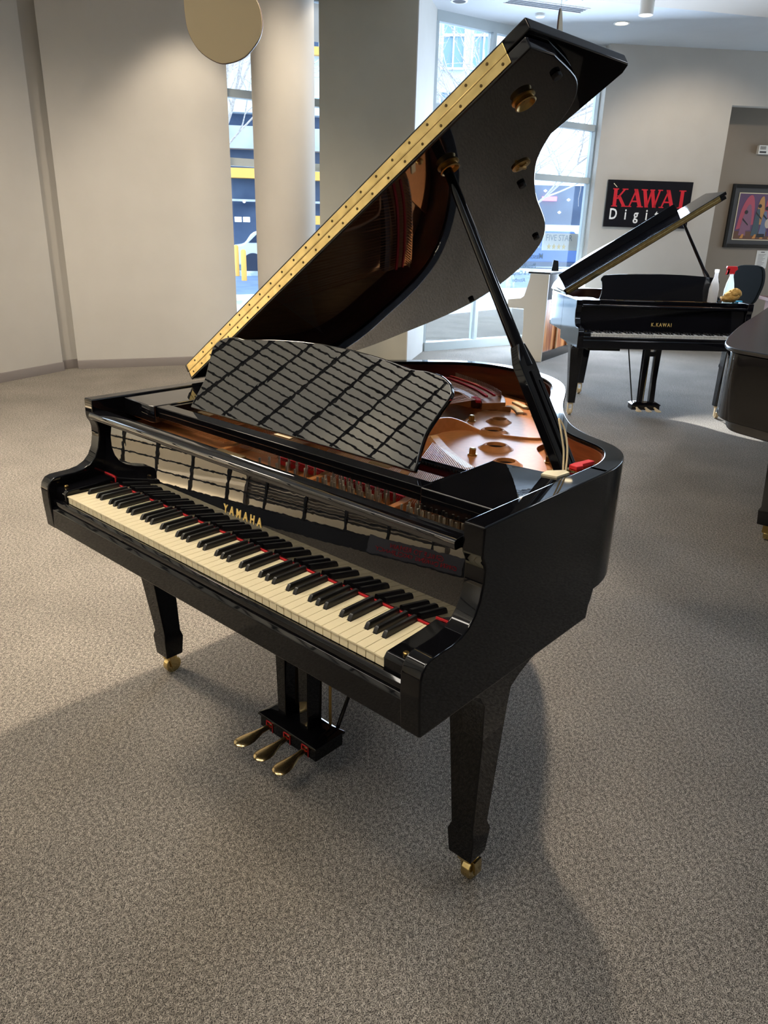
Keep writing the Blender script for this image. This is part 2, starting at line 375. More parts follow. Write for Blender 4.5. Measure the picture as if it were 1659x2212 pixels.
# far enclosure of the showroom (right side and behind the camera)
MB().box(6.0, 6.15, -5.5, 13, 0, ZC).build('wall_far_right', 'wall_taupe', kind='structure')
# ceiling, cut back where the lower soffit starts
MB().prism([(-9, 2.62), (-3.2, .51), (2.0, -1.38), (1.7, -3.46), (7, -5.39), (7, 14), (-3.2, 14), (-4.0, 10.2), (-4.24, 9.55), (-4.97, 6.8), (-5.88, 4.3), (-6.6, 2.9), (-6.6, 1.78)], ZC, ZC+.12).build('ceiling', 'ceiling', kind='structure')
MB().prism([(-6.2, 3.0), (-4.95, 6.75), (-7.0, 7.45), (-8.3, 3.7)], ZC, ZC+.12).build('sun_block_canopy', 'soffit', kind='structure')  # unseen canopy added outside the narrow window to stop stray sun
arc = crom([(-3.75, 6.0), (-3.293, 6.942), (-3.079, 7.260), (-2.714, 7.819), (-2.323, 8.345), (-1.894, 8.951), (-1.0, 10.2), (.2, 12)], 6)
MB().prism(arc+[(5.9, 12), (5.9, 6.0)], 3.76, ZC-.002).build('trim_5', 'soffit', kind='structure')

# ------------------------------------------------------------ security grille of the storefront (seen in the reflections)
D = 3.0; th = math.radians(250); gn = Vector((math.cos(th), math.sin(th))); gt = Vector((-gn.y, gn.x)); go = Vector((0, .35))+gn*D; RZ180 = Matrix.Rotation(PI, 4, 'Z')
cell = .305
GR = math.atan2(gt.y, gt.x); GL = (go.x, go.y, 0)
g = MB(); s0_, s1_ = -4.5, 1.3
for i in range(-5, 14):
    x = -2.945+i*cell
    if s0_ < x < s1_: g.box(x-.0075, x+.0075, -.012, .012, .02, 4.5)
for j in range(0, 52):
    z = .103+j*.0865; g.box(s0_, s1_, -.006, .006, z-.0048, z+.0048)
g.box(s0_, s1_, -.02, .02, 0, .10)
gri = g.build('security_grille', 'grille', loc=GL, rotz=GR, label='dark rolling security grille closing the storefront behind the camera, mirrored in the music desk', category='grille')
q = MB()
for k in range(56): q.box(-1.60, -.13, -.09, -.06, .14+k*.0215, .152+k*.0215)
q.box(-1.62, -1.60, -.10, -.05, 0, 1.36); q.box(-.13, -.11, -.10, -.05, 0, 1.36)
q.build('louvre_panel', 'louvre', loc=GL, rotz=GR, label='brown louvred panel behind the grille, mirrored in the fallboard', category='panel')
mw = MB().box(s0_-2, s1_+2.5, -2.0, -1.85, 0, 8); mw.box(s0_-.9, s0_-.7, -1.85, 0, 0, 8); mw.box(s1_+2.3, s1_+2.5, -1.85, 0, 0, 8)
MB().box(s0_-2, s1_+2.4, -1.85, -.1, .0, .012).build('floor_mall', 'mall_tile', loc=GL, rotz=GR, kind='structure')
mw.build('wall_mall', 'mall_wall', loc=GL, rotz=GR, kind='structure')
MB().box(s1_+.02, 8.5, -.06, .06, 0, ZC).build('wall_near', 'wall_taupe', loc=GL, rotz=GR, kind='structure')
mc = MB().box(s0_-2, s1_+3, -2.0, 2.2, 6.8, 6.95); mc.box(s0_-2, s1_+3, 2.05, 2.2, ZC+.12, 6.8); mc.box(s1_+.1, s1_+.2, 0, 2.2, ZC, 6.8); mc.box(s0_-.6, s0_-.5, 0, 2.2, ZC, 6.8)
mc.build('ceiling_mall', 'ceiling', loc=GL, rotz=GR, kind='structure')
sg = empty('notice_sign', GL, GR, label='grey notice with red capitals low on the closed grille, mirrored in the fallboard', category='sign')
MB().box(-.62, .02, .021, .027, .012, .125).build('board', 'notice_grey', sg)
text('GRILLE TO REMAIN\nOPEN DURING OCCUPANCY', 'lettering', 'sign_red', .042, sg, mtx=T((-.29, .031, .068)) @ RZ180 @ RX90)

# ------------------------------------------------------------ grand piano
RIMP = [(.723, .60), (.720, .66), (.705, .725), (.675, .785), (.635, .825), (.59, .85), (.53, .88), (.465, .93), (.41, .995), (.355, 1.075), (.30, 1.17), (.25, 1.27), (.20, 1.365), (.14, 1.455), (.065, 1.53), (-.03, 1.59), (-.14, 1.627), (-.24, 1.637), (-.335, 1.618), (-.42, 1.565), (-.49, 1.495), (-.56, 1.412), (-.62, 1.34), (-.67, 1.262), (-.706, 1.17), (-.722, 1.07), (-.723, .96)]
RIMC = crom(RIMP, 4)
def leg_mesh(name, mt, root, x, y, side, style=0):
    """tapered square leg, with bracket on its outer side and brass caster"""
    s = side
    mb = MB(); secs = []
    if style == 0: lv = [(.63, .052, .048), (.165, .031, .031), (.145, .038, .036), (.075, .033, .031)]
    else: lv = [(.62, .055, .050), (.11, .030, .030)]
    for i, (z, hx, hy) in enumerate(lv):
        ox = (.020 if z > .5 else 0)*s; oy = (-.035 if z > .5 else 0)
        secs.append([(x+ox+a*hx, y+oy+b*hy, z) for a, b in ((-1, -1), (1, -1), (1, 1), (-1, 1))])
    mb.loft(secs)
    if s:
        prof = [(.06, .624), (.16, .612), (.19, .595), (.212, .56), (.222, .50), (.30, .50), (.312, .563), (.338, .583), (.377, .602), (.433, .613), (.52, .624)]
        prof[4] = (.2285, .46); prof[5] = (.3115, .46)
        lo_ = lambda z: s*(.640+.031+(z-.165)/.465*.041+.0006)
        n_ = len(prof); vv = [(s*.645, a_, b_) for a_, b_ in prof]+[(lo_(b_), a_, b_) for a_, b_ in prof]
        mb.add(vv, [tuple(range(n_)), tuple(range(2*n_-1, n_-1, -1))]+[(i, i+n_, (i+1) % n_+n_, (i+1) % n_) for i in range(n_)])
    lg = mb.build('leg', mt, root, bevel=.003)
    c = MB(); cz = lv[-1][0]; wr = .029 if style == 0 else .026
    c.lathe([(.024, cz-.014), (.024, cz)], 16, T((x, y, 0)))
    off = .006; x0c = x; x = x+.012*(1 if s > 0 else 0)
    for a in (-1, 1): c.prism([(y-.014, cz-.01), (y+.014, cz-.01), (y+off+.012, wr-.008), (y+off-.012, wr-.008)], x+a*.019-.003, x+a*.019+.003, 'x')
    c.lathe([(.006, -.012), (wr-.002, -.012), (wr, -.010), (wr, .010), (wr-.002, .012), (.006, .012)], 32, T((x, y+off, wr)) @ Matrix.Rotation(PI/2, 4, 'Y'))
    c.build('caster', 'brass' if style == 0 else 'ivory_worn', lg, bevel=0, label='brass caster')
    return lg

def lacq_side_profile(y0=-.03):
    return [(-.022, .622), (-.027, .70), (-.027, .742), (-.023, .758), (-.012, .772), (.002, .777), (.03, .7785), (.06, .779), (.088, .784), (.110, .795), (.127, .812), (.140, .838), (.147, .87), (.1475, .898), (.144, .912), (.137, .924), (.135, .935), (.137, .985), (.62, .985), (.62, .69), (.612, .665), (.605, .655), (.60, .622)]

def make_grand(root, cfg):
    L = cfg['lac']; far = cfg.get('far', False)
    # --- case: cheeks + bent rim as one body
    mb = MB(); sp = lacq_side_profile()
    mb.prism(sp, .676, .723, 'x'); mb.prism(sp, -.723, -.676, 'x')
    out = RIMC; inn = [(a, b) for a, b in offset(out+[(-.723, .60)], .046)][:len(out)]
    inn[0] = (.677, .60); inn.append((-.677, .60)); out2 = out+[(-.723, .60)]
    n = len(out2)
    vs = [(a, b, z) for z in (.69, .985) for a, b in out2]+[(a, b, z) for z in (.69, .985) for a, b in inn]
    fs = []
    for i in range(n-1):
        fs += [(i, i+1, n+i+1, n+i), (2*n+i, 3*n+i, 3*n+i+1, 2*n+i+1), (n+i, n+i+1, 3*n+i+1, 3*n+i), (i, 2*n+i, 2*n+i+1, i+1)]
    fs += [(0, n, 3*n, 2*n), (n-1, 3*n-1, 4*n-1, 2*n-1)]
    mb.add(vs, fs)
    case = mb.build('case', L, root, bevel=.004, seg=3)
    # keybed
    kb = MB(); kb.prism([(-.022, .625), (-.022, .683), (-.014, .691), (.60, .691), (.60, .622), (-.018, .622)], -.7225, .7225, 'x')
    kb.build('keybed', L, root, bevel=.002)
    MB().prism([(-.012, .691), (-.016, .700), (-.015, .709), (-.008, .714), (-.001, .712), (0, .691)], -.6755, .6755, 'x').build('key_slip', L, root, bevel=.001)
    # braces under the soundboard
    bz = MB(); bz.box(-.66, .66, .62, .70, .70, .80); bz.prism([(-.1, .7), (.0, .7), (-.2, 1.5), (-.3, 1.5)], .70, .78); bz.build('brace', 'mahogany_dk', root)
    # inner rim lining + soundboard
    inn2 = offset(inn, .004); outer_l = offset(inn, -.001)
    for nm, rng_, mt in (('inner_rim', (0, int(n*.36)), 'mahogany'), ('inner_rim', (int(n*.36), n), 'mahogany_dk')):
        a0, a1 = rng_; q = MB(); A = inn[a0:a1+1] if a1 < n else inn[a0:]; B = inn2[a0:a1+1] if a1 < n else inn2[a0:]
        m_ = len(A); vv = [(x, y, z) for z in (.80, .974) for x, y in A]+[(x, y, z) for z in (.80, .974) for x, y in B]; ff = []
        for i in range(m_-1): ff += [(i, i+1, m_+i+1, m_+i), (2*m_+i, 3*m_+i, 3*m_+i+1, 2*m_+i+1), (m_+i, m_+i+1, 3*m_+i+1, 3*m_+i), (i, 2*m_+i, 2*m_+i+1, i+1)]
        q.add(vv, ff); q.build(nm, mt, root)
    for sd in (-1, 1):
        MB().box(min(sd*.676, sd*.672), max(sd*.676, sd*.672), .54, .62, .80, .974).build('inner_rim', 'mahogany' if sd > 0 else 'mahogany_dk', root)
    MB().prism([(-.67, .3), (.67, .3)]+[(a, b) for a, b in inn2], .845, .855).build('soundboard', 'spruce', root)
    # --- legs
    leg_mesh('leg', L, root, .640, .295, 1, cfg['legs']); leg_mesh('leg', L, root, -.640, .295, -1, cfg['legs']); leg_mesh('leg', L, root, -.33, 1.24, 0, cfg['legs'])
    # --- key blocks
    for sd in (-1, 1):
        x0, x1 = sorted((sd*.6155, sd*.6755))
        kb = MB().prism([(-.002, .692), (-.004, .738), (.004, .748), (.10, .752), (.152, .757), (.152, .692)], x0, x1, 'x').build('key_block', L, root, bevel=.003)
        MB().lathe([(.006, 0), (.006, .004), (.0045, .0055)], 16, T((sd*.652, .018, .749))).build('screw', 'brass_dull', kb)
    # --- fallboard with turned-back lip
    tf = math.radians(6); fb = MB(); LP = 'lacquer_polish' if L == 'lacquer' else L
    fb.prism([(.152, .735), (.152+.20*math.tan(tf), .932), (.17+.20*math.tan(tf), .932), (.170, .735)], -.675, .675, 'x')
    fall = fb.build('fallboard', LP, root)
    lip = MB().prism([(.126, .929), (.121, .933), (.119, .941), (.121, .948), (.127, .951), (.150, .952), (.172, .949), (.176, .940), (.172, .932), (.140, .929)], -.671, .671, 'x').build('fallboard_lip', LP, fall, bevel=.001)
    cx_, cz_, sz, spc = cfg['logo'][1:5]
    text(cfg['logo'][0], 'lettering', 'gold', sz, fall, extrude=.0006, space=spc, offs=.0008,
         mtx=T((cx_, .1515+(cz_-.735)*math.tan(tf), cz_)) @ Matrix.Rotation(-tf, 4, 'X') @ RX90 @ Matrix.Diagonal((.82, 1, 1, 1)))
    if not far: MB().box(-.10, .0, .158, .1745, .9485, .9515).build('lock_plate', 'brass_dull', fall)
    # red key-back felt
    f = MB() if far else MB().box(-.6145, .6145, .1485, .1512, .735, .7392); f.v and f.box(.6145, .628, .151, .154, .742, .760) if f.v else 0; f.v and f.box(-.628, -.6145, .151, .154, .742, .760); f.v and f.box(-.675, -.628, .151, .1535, .757, .761); f.v and f.box(.628, .66, .151, .1535, .757, .761)
    if not far: f.build('key_felt', 'felt_red', root)
    # --- keys
    KW = 1.227/52; wm = {}; seq = 'ABCDEFG'; bl = {'A', 'C', 'D', 'F', 'G'}; bx = []
    for i in range(52):
        c = seq[i % 7]; r_ = (c in bl and i < 51); l_ = (seq[(i-1) % 7] in bl and i > 0)
        if (l_, r_) not in wm:
            g_ = .0005; xl = -KW/2+g_; xr = KW/2-g_; xl2 = -KW/2+(.0062 if l_ else g_); xr2 = KW/2-(.0062 if r_ else g_)
            q = MB().prism([(xl, -.001), (xr, -.001), (xr, .050), (xr2, .0505), (xr2, .1475), (xl2, .1475), (xl2, .0505), (xl, .050)], .731, .735)
            q.box(xl+.0004, xr-.0004, .0015, .05, .712, .731)
            q.box(xl2+.0003, xr2-.0003, .05, .147, .712, .731)
            wm[(l_, r_)] = q.build('white_key', cfg['key'], root, bevel=.0006); ob = wm[(l_, r_)]; ob.location = (-.6135+KW*(i+.5), 0, 0)
        else: inst(wm[(l_, r_)], (-.6135+KW*(i+.5), 0, 0), root)
        if r_: bx.append(-.6135+KW*(i+1))
    q = MB(); q.loft([[(-.0055, .052, .7352), (.0055, .052, .7352), (.0055, .147, .7352), (-.0055, .147, .7352)], [(-.0052, .0535, .740), (.0052, .0535, .740), (.0052, .147, .740), (-.0052, .147, .740)],
                      [(-.0045, .058, .7465), (.0045, .058, .7465), (.0045, .147, .7465), (-.0045, .147, .7465)], [(-.0032, .061, .748), (.0032, .061, .748), (.0032, .147, .748), (-.0032, .147, .748)]])
    q.box(-.0052, .0052, .0525, .147, .715, .7352)
    k0 = q.build('black_key', 'keyblack', root, bevel=.0005); k0.location = (bx[0], 0, 0)
    for x in bx[1:]: inst(k0, (x, 0, 0), root)
    # --- side shelves, desk rails, music desk
    MB().prism([(.492, .238), (.6745, .238), (.6745, .548), (.655, .525), (.486, .505)], .930, .980).build('side_shelf', LP, root, bevel=.003)
    MB().prism([(-.505, .238), (-.52, .232), (-.6745, .238), (-.6745, .548), (-.655, .525), (-.50, .500)], .930, .980).build('side_shelf', LP, root, bevel=.003)
    ra = MB(); ra.box(-.50, .49, .243, .283, .962, .979); ra.box(-.50, .49, .246, .262, .945, .962); ra.box(-.50, .49, .397, .415, .950, .976); ra.box(-.50, -.485, .28, .40, .955, .976); ra.box(.47, .49, .28, .40, .955, .972)
    rl = ra.build('desk_slide', L, root, bevel=.002)
    t = math.radians(cfg['tilt']); half = cfg['desk']
    full = half+[(-a, b) for a, b in reversed(half) if a > 1e-4]
    dmx = T((0, .302, .981)) @ Matrix.Rotation(-t, 4, 'X')
    dk = MB().prism(full, -.0, .014, 'y', dmx).build('music_desk', LP, root, bevel=.004, seg=3)
    for x in (-.33, 0, .33): MB().box(x-.03, x+.03, .286, .300, .9795, .9815).build('desk_hinge', 'brass_dull', dk)
    # --- lid
    a = math.radians(cfg['lid']); W = 1.462
    lo = [(0, .513), (W+.004, .513), (W+.006, .60)]+[(x+.723+.011, y+.008) for x, y in RIMP[2:-2]]+[(0, 1.10), (0, 1.0)]
    lo = lo[:2]+crom(lo[2:-1], 4)+[lo[-1]]
    lid = MB().prism(lo, 0, .027).build('lid', 'lacquer_lid' if not far else L, root, bevel=.004, seg=3); lid.location = (-.723, 0, .99); lid.rotation_euler = (0, -a, 0)
    fl = MB().prism([(-.004, .513), (W+.018, .513), (W+.024, .93), (W+.0, .945), (.01, .945)], .029, .056).build('lid_flap', L, lid, bevel=.004, seg=3)
    if far: MB().prism([(.875, .056), (.895, .056), (.903, .128), (.886, .131)], .075, 1.20, 'x').build('lid_skirt', L, fl, bevel=.003)
    hz = MB()
    for z0, z1 in ((.006, .0265), (.0295, .050)): hz.box(.012, 1.42, .5105, .513, z0, z1)
    hz.tube([(.012, .5115, .028), (1.42, .5115, .028)], .0022, 8)
    hin = hz.build('lid_hinge', 'brass', lid, bevel=.0008)
    if not far:
        sc = MB().lathe([(.0032, 0), (.0032, .0008), (.0015, .0012)], 10, Matrix.Rotation(PI/2, 4, 'X')).build('screw', 'screw', hin)
        first = True
        for z in (.0155, .0405):
            for i in range(24):
                x = .035+i*.0595+(.03 if z > .02 else 0)
                if x > 1.41: continue
                if first: sc.location = (x, .5105, z); first = False
                else: inst(sc, (x, .5105, z), hin)
        for (u, v_) in ((1.354, .644), (1.132, .631)):
            MB().lathe([(.027, 0), (.027, -.002), (.021, -.004), (.0245, -.014), (.0215, -.0155), (.013, -.008), (.001, -.007)], 28, T((u, v_, 0)), cap=False).build('prop_socket', 'brass_dull', lid)
        cl = MB().lathe([(.025, 0), (.025, -.004), (.022, -.005)], 28, T((1.165, .901, 0))); cl.box(1.148, 1.182, .898, .904, -.008, -.004); cl.box(1.162, 1.168, .884, .918, -.011, -.004)
        cl.build('lid_catch', 'brass_dull', lid)
        for (u, v_) in ((1.43, .663), (1.096, 1.002), (.856, 1.431), (.429, 1.579)):
            MB().prism(circ(0, 0, .0115, 8), -.010, 0, mtx=T((u, v_, 0))).build('lid_bumper', 'rubber', lid, bevel=.002)
    # --- prop stick
    top = Vector((-.723+1.132*math.cos(a), .631, .99+1.132*math.sin(a)-.012)); base = Vector(cfg.get('prop_base', (.628, .612, .955)))
    d = (top-base); Ln = d.length; d.normalize(); knee = base+d*(Ln*.40)
    pr = MB().tube([knee-d*.04, knee+d*.02, top], [.017, .015, .0115], 16)
    rod = pr.build('lid_prop', L, root)
    yv = Vector((0, 1, 0)); s2 = d.cross(yv).normalized(); wv = s2.cross(d).normalized()
    mtx = Matrix((( *wv, 0), (*s2, 0), (*d, 0), (0, 0, 0, 1))).transposed(); mtx.translation = base
    bd = MB(); bd.prism([(-.036, -.07), (.030, -.07), (.030, Ln*.36), (.016, Ln*.42), (-.014, Ln*.42), (-.036, Ln*.36)], -.012, .012, 'y', mtx)
    pb = bd.build('prop_board', L, rod, bevel=.003)
    gr = MB(); gr.prism([(-.010, -.02), (.004, -.02), (.004, Ln*.33), (-.010, Ln*.33)], -.016, -.012, 'y', mtx); gr.prism([(.012, -.05), (.018, -.05), (.018, Ln*.30), (.012, Ln*.30)], -.014, -.012, 'y', mtx); gr.build('short_prop', L, rod, bevel=.002)
    # --- lyre
    lx = .013; ly = MB()
    ly.box(lx-.122, lx+.122, .268, .375, .062, .103); ly.loft([[(lx-.128, .262, .103), (lx+.128, .262, .103), (lx+.128, .381, .103), (lx-.128, .381, .103)], [(lx-.128, .262, .109), (lx+.128, .262, .109), (lx+.128, .381, .109), (lx-.128, .381, .109)], [(lx-.100, .285, .124), (lx+.100, .285, .124), (lx+.100, .358, .124), (lx-.100, .358, .124)]])
    for x in (lx-.048, lx+.048):
        ly.loft([[(x-.017, .290, .124), (x+.017, .290, .124), (x+.017, .345, .124), (x-.017, .345, .124)], [(x-.024, .285, .623), (x+.024, .285, .623), (x+.024, .350, .623), (x-.024, .350, .623)]])
    if far: ly.box(lx-.03, lx+.03, .30, .34, .52, .56)
    lyre = ly.build('pedal_lyre', L, root, bevel=.0025)
    br = MB(); br.tube([(lx-.09, .375, .11), (lx-.14, .57, .63)], .006, 8); br.tube([(lx+.10, .375, .11), (lx+.15, .57, .63)], .006, 8); br.build('lyre_brace', L, lyre)
    for x in (lx, lx+.085): MB().tube([(x, .36, .12), (x, .36, .63)], .0045, 8).build('pedal_rod', 'brass_dull', lyre)
    for i, x in enumerate((lx-.078, lx, lx+.078)):
        dx = (-.012, 0, .004)[i]; secs = []
        for (yy, hw, z0, z1) in ((.30, .0095, .075, .089), (.262, .0098, .074, .089), (.235, .011, .072, .087), (.215, .0185, .069, .084), (.197, .0245, .067, .081), (.180, .0265, .066, .080), (.166, .0245, .066, .079), (.156, .018, .067, .077), (.151, .008, .069, .075)):
            k = (.262-yy)/.108 if yy < .262 else 0
            secs.append([(x+dx*k+hw*math.cos(u_), yy, (z0+z1)/2+(z1-z0)/2*math.sin(u_)*(1 if abs(math.sin(u_)) > .5 else .8)) for u_ in [2*PI*j/12 for j in range(12)]])
        pd = MB().loft(secs).build('pedal', 'brass_satin' if not far else 'ivory_worn', lyre)
        if far: continue
        r = MB(); 
        for (a0, a1, b0, b1) in ((x-.0145, x-.0125, .064, .0965), (x+.0125, x+.0145, .064, .0965), (x-.0145, x+.0145, .0945, .0965)): r.box(a0, a1, .265, .2685, b0, b1)
        r.build('pedal_felt', 'felt_red', lyre)
    if far: MB().box(-.60, -.33, .10, .22, .588, .622).build('control_box', 'rubber', root, bevel=.003)
    return inn2

HALF = [(0, .255), (.085, .253), (.17, .247), (.245, .239), (.305, .231), (.345, .2325), (.39, .227), (.42, .213), (.433, .197), (.435, .178), (.418, .12), (.412, .09), (.414, .055), (.42, .022), (.421, 0)]
HALF = [(0, .255)]+crom(HALF[1:-1], 4)+[(.421, 0)]
grand = empty('grand_piano', (0, 0, 0), 0, label='black grand piano in the foreground with raised lid, bronze plate and long cream keyboard', category='piano')
INN = make_grand(grand, dict(lac='lacquer', key='keywhite', legs=0, logo=('YAMAHA', -.006, .800, .031, 1.72), tilt=32, desk=HALF, lid=33.8))

# ---- iron plate, strings, pins of the foreground piano
hc = [(.10, 1.122, .022), (.166, .992, .027), (.272, .850, .0265), (.380, .736, .024)]
flange = [(.655, .62)]+[(x, y) for x, y in INN if x > -.30 and y > .61]
flange = [(x, y) for x, y in flange]
fo = [(.16, .66), (.655, .66)]+[p for p in flange if p[1] > .66]+[(-.30, 1.50)]
ell = circ(.455, .945, .085, 28, .115)
pm = MB(); plate_holes(pm, [(-.66, .205), (.67, .205), (.67, .345), (-.66, .345)], [], .893, .905)
fo = [(.05, .66), (.669, .66)]+[(x*.999, y*.999) for x, y in INN if y > .67 and x > -.18]+[(-.10, 1.40), (-.02, 1.27), (-.06, 1.20), (.03, .90)]
plate_holes(pm, fo, [circ(x, y, r*1.06) for x, y, r in hc], .868, .880)
horn = crom([(.10, .70), (.30, .66), (.50, .68), (.49, .76), (.42, .86), (.352, .94), (.338, 1.02), (.30, 1.10), (.22, 1.18), (.12, 1.25), (.03, 1.27), (-.03, 1.20), (.03, 1.02), (.06, .85)], 5, True)
plate_holes(pm, horn, [circ(x, y, r*1.06) for x, y, r in hc], .872, .897)
plate = pm.build('iron_plate', 'bronze', grand, bevel=.002)
for x, y, r in hc:
    MB().lathe([(r*1.95, .8972), (r*1.75, .8985), (r*1.55, .9015), (r*1.40, .9050), (r*1.30, .9070), (r*1.22, .9078), (r*1.18, .9070), (r*1.14, .9073), (r*1.07, .9085), (r*1.03, .908), (r, .905), (r*.96, .899)], 36, T((x, y, 0)), cap=False).build('sound_hole', 'bronze', plate)
    MB().lathe([(r*.962, .8992), (r*.95, .86), (.001, .86)], 32, T((x, y, 0)), cap=False).build('hole_shade_cup', 'hole_dark', plate)  # dark cup, its colour supplies the shade inside the hole
def rib(path, h, w=.007, z0=.895):
    q = MB(); n = len(path)
    P_ = [Vector(p[:2]) for p in path]; H = [p[2] for p in path]; secs = []
    for i in range(n):
        d = (P_[min(n-1, i+1)]-P_[max(0, i-1)]).normalized(); nn = Vector((-d.y, d.x))*w
        secs.append([(P_[i].x-nn.x, P_[i].y-nn.y, z0), (P_[i].x+nn.x, P_[i].y+nn.y, z0), (P_[i].x+nn.x*.7, P_[i].y+nn.y*.7, z0+H[i]), (P_[i].x-nn.x*.7, P_[i].y-nn.y*.7, z0+H[i])])
    return q.loft(secs)
rib(crom([(-.02, .34, .045), (0, .60, .045), (.04, .80, .045), (.052, .90, .045), (.075, .95, .03), (.13, .97, .010), (.20, .975, .008), (.28, 1.0, .010), (.315, 1.03, .010)], 4), 0).build('plate_strut', 'bronze', plate, bevel=.002)
rib(crom([(-.30, .34, .045), (-.28, .80, .045), (-.22, 1.10, .05), (-.185, 1.20, .05), (-.15, 1.235, .048), (-.10, 1.235, .03), (-.03, 1.25, .018), (.04, 1.285, .018)], 4), 0).build('plate_strut', 'bronze', plate, bevel=.002)
for xs in (-.17, .175, .43): rib([(xs, .205, .03), (xs-.005, .26, .030), (xs-.01, .30, .034), (xs-.02, .345, .034)], 0, .012).build('plate_strut', 'bronze', plate, bevel=.002)
bolt = MB().lathe([(.015, .878), (.015, .884), (.0105, .885), (.0105, .899), (.006, .902)], 6).build('plate_bolt', 'brass_dull', plate)
for i, (x, y) in enumerate([(.265, .745), (.033, 1.063), (.36, 1.035), (.425, .885), (.50, .775), (.10, 1.35), (.17, 1.30), (.27, 1.17), (.02, 1.43)]):
    if i == 0: bolt.location = (x, y, .016)
    else: inst(bolt, (x, y, .016 if i == 1 else 0), plate)
# felt-headed wedge on the plate shoulder
def slab(path, w, z0, z1): 
    P_ = [Vector(p) for p in path]; l = []; r = []
    for i in range(len(P_)):
        d = (P_[min(len(P_)-1, i+1)]-P_[max(0, i-1)]).normalized(); nn = Vector((-d.y, d.x))*w; l.append(tuple(P_[i]+nn)); r.append(tuple(P_[i]-nn))
    return MB().prism(l+r[::-1], z0, z1)
slab(crom([(.0, 1.33), (.04, 1.315), (.09, 1.265)], 4), .013, .897, .906).build('plate_wedge', 'ivory_worn', plate, bevel=.003)
slab(crom([(-.02, 1.40), (.03, 1.37), (.06, 1.35)], 4), .011, .897, .906).build('plate_wedge', 'ivory_worn', plate, bevel=.003)
# bass hitch field (raised plate shelf) with pins, felts and strings
arc_h = crom([(-.36, 1.50), (-.29, 1.475), (-.20, 1.435), (-.11, 1.385), (-.03, 1.325)], 8)
shelf = crom([(-.38, 1.44), (-.28, 1.41), (-.18, 1.35), (-.09, 1.28), (-.03, 1.21)], 4)+crom([(.02, 1.28), (-.04, 1.36), (-.12, 1.42), (-.22, 1.475), (-.36, 1.54)], 4)
MB().prism(shelf, .90, .925).build('hitch_shelf', 'bronze', plate, bevel=.002)
hp = MB().tube([(0, 0, 0), (-.004, .002, .024)], .0022, 8).build('hitch_pin', 'pin', plate)
for i in range(0, len(arc_h)):
    x, y = arc_h[i]
    if i == 0: hp.location = (x, y, .925)
    else: inst(hp, (x, y, .925), plate)
for (o1, w_, c) in ((-.028, .005, 'felt_red'), (-.062, .007, 'felt_red')):
    P_ = [(x+.3*o1, y+o1) for x, y in arc_h]; slab(P_, w_*.7, .934, .941).build('string_felt', c, plate)
slab([(x+.3*-.095, y-.105) for x, y in arc_h], .012, .90, .928).build('bass_bridge', 'mahogany_dk', plate)
slab([(-.06+.0*k, .0) for k in range(2)] if 0 else [(-.085, 1.235), (-.05, 1.215), (-.035, 1.195)], .009, .927, .936).build('string_felt', 'felt_red', plate)
bs = MB(); ts = MB()
for i in range(44):
    k = i/43; x0, y0 = -.64+k*.42, .27; j = int(k*(len(arc_h)-1)); x1, y1 = arc_h[j]
    bs.tube([(x0, y0, .925), (x1, y1, .936)], .0009, 5)
bs.build('bass_strings', 'copper', plate, kind='stuff')
for i in range(150):
    k = i/149; x0 = -.16+k*.79; x1 = -.66+k*1.12+.04*math.sin(k*3); y1 = 1.18-.62*k**.8
    if .30 < k < .335 or .655 < k < .69: continue
    ts.tube([(x0, .275, .922), (x0+(x1-x0)*.97, .275+(y1-.275)*.97, .918)], .0006, 4)
ts.build('treble_strings', 'steel', plate, kind='stuff')
# treble bridge / agraffe fields seen between desk and plate
slab(crom([(.10, .78), (.20, .70), (.29, .64), (.36, .60)], 4), .012, .86, .914).build('treble_bridge', 'spruce', plate)
# tuning pins in banks of three rows, red cloth behind
pin = MB().lathe([(.0036, 0), (.0036, .018), (.0031, .019), (.0031, .031), (.0024, .032)], 8).build('tuning_pin', 'pin', plate)
first = True; cnt = 0
for (xa, xb, ncol) in ((.20, .40, 14), (.455, .655, 14), (-.01, .155, 5)):
    for c in range(ncol):
        for r_ in range(3):
            x = xa+(xb-xa)*(c+.33*r_)/ncol; y = .222+.022*r_+.004*(c % 2)
            if cnt >= 99: continue
            cnt += 1; q_ = (x, y, .905)
            if first: pin.location = q_; first = False
            else: inst(pin, q_, plate, rot=(random.uniform(-.05, .05), random.uniform(-.05, .05), 0))
for (xa, xb) in ((-.02, .155), (.20, .405), (.45, .66)): MB().box(xa, xb, .288, .345, .905, .924).build('string_felt', 'felt_red', plate)
# prop hardware, card, cord and latch on the rim top
MB().box(.628, .6775, .549, .668, .93, .9765).build('prop_block', 'lacquer', grand, bevel=.002)
lt = MB(); lt.box(.636, .668, .575, .655, .976, .979); lt.build('latch_plate', 'brass', grand)
lp = MB(); lp.prism([(.640, .585), (.662, .58), (.668, .60), (.660, .612), (.664, .635), (.668, .655), (.650, .657), (.646, .632), (.640, .610)], .979, .988); lp.build('prop_latch', 'felt_red', grand, bevel=.002)
MB().prism([(.625, .490), (.660, .497), (.664, .545), (.648, .552), (.622, .520)], .979, .984, mtx=None).build('felt_card', 'card', grand)
cd = MB(); cd.tube(crom([(.640, .560, .978), (.628, .575, 1.02), (.612, .580, 1.065), (.600, .590, 1.085), (.612, .600, 1.06), (.632, .585, 1.02), (.645, .563, .978)], 5), .0022, 6); cd.build('prop_cord', 'cord', grand)

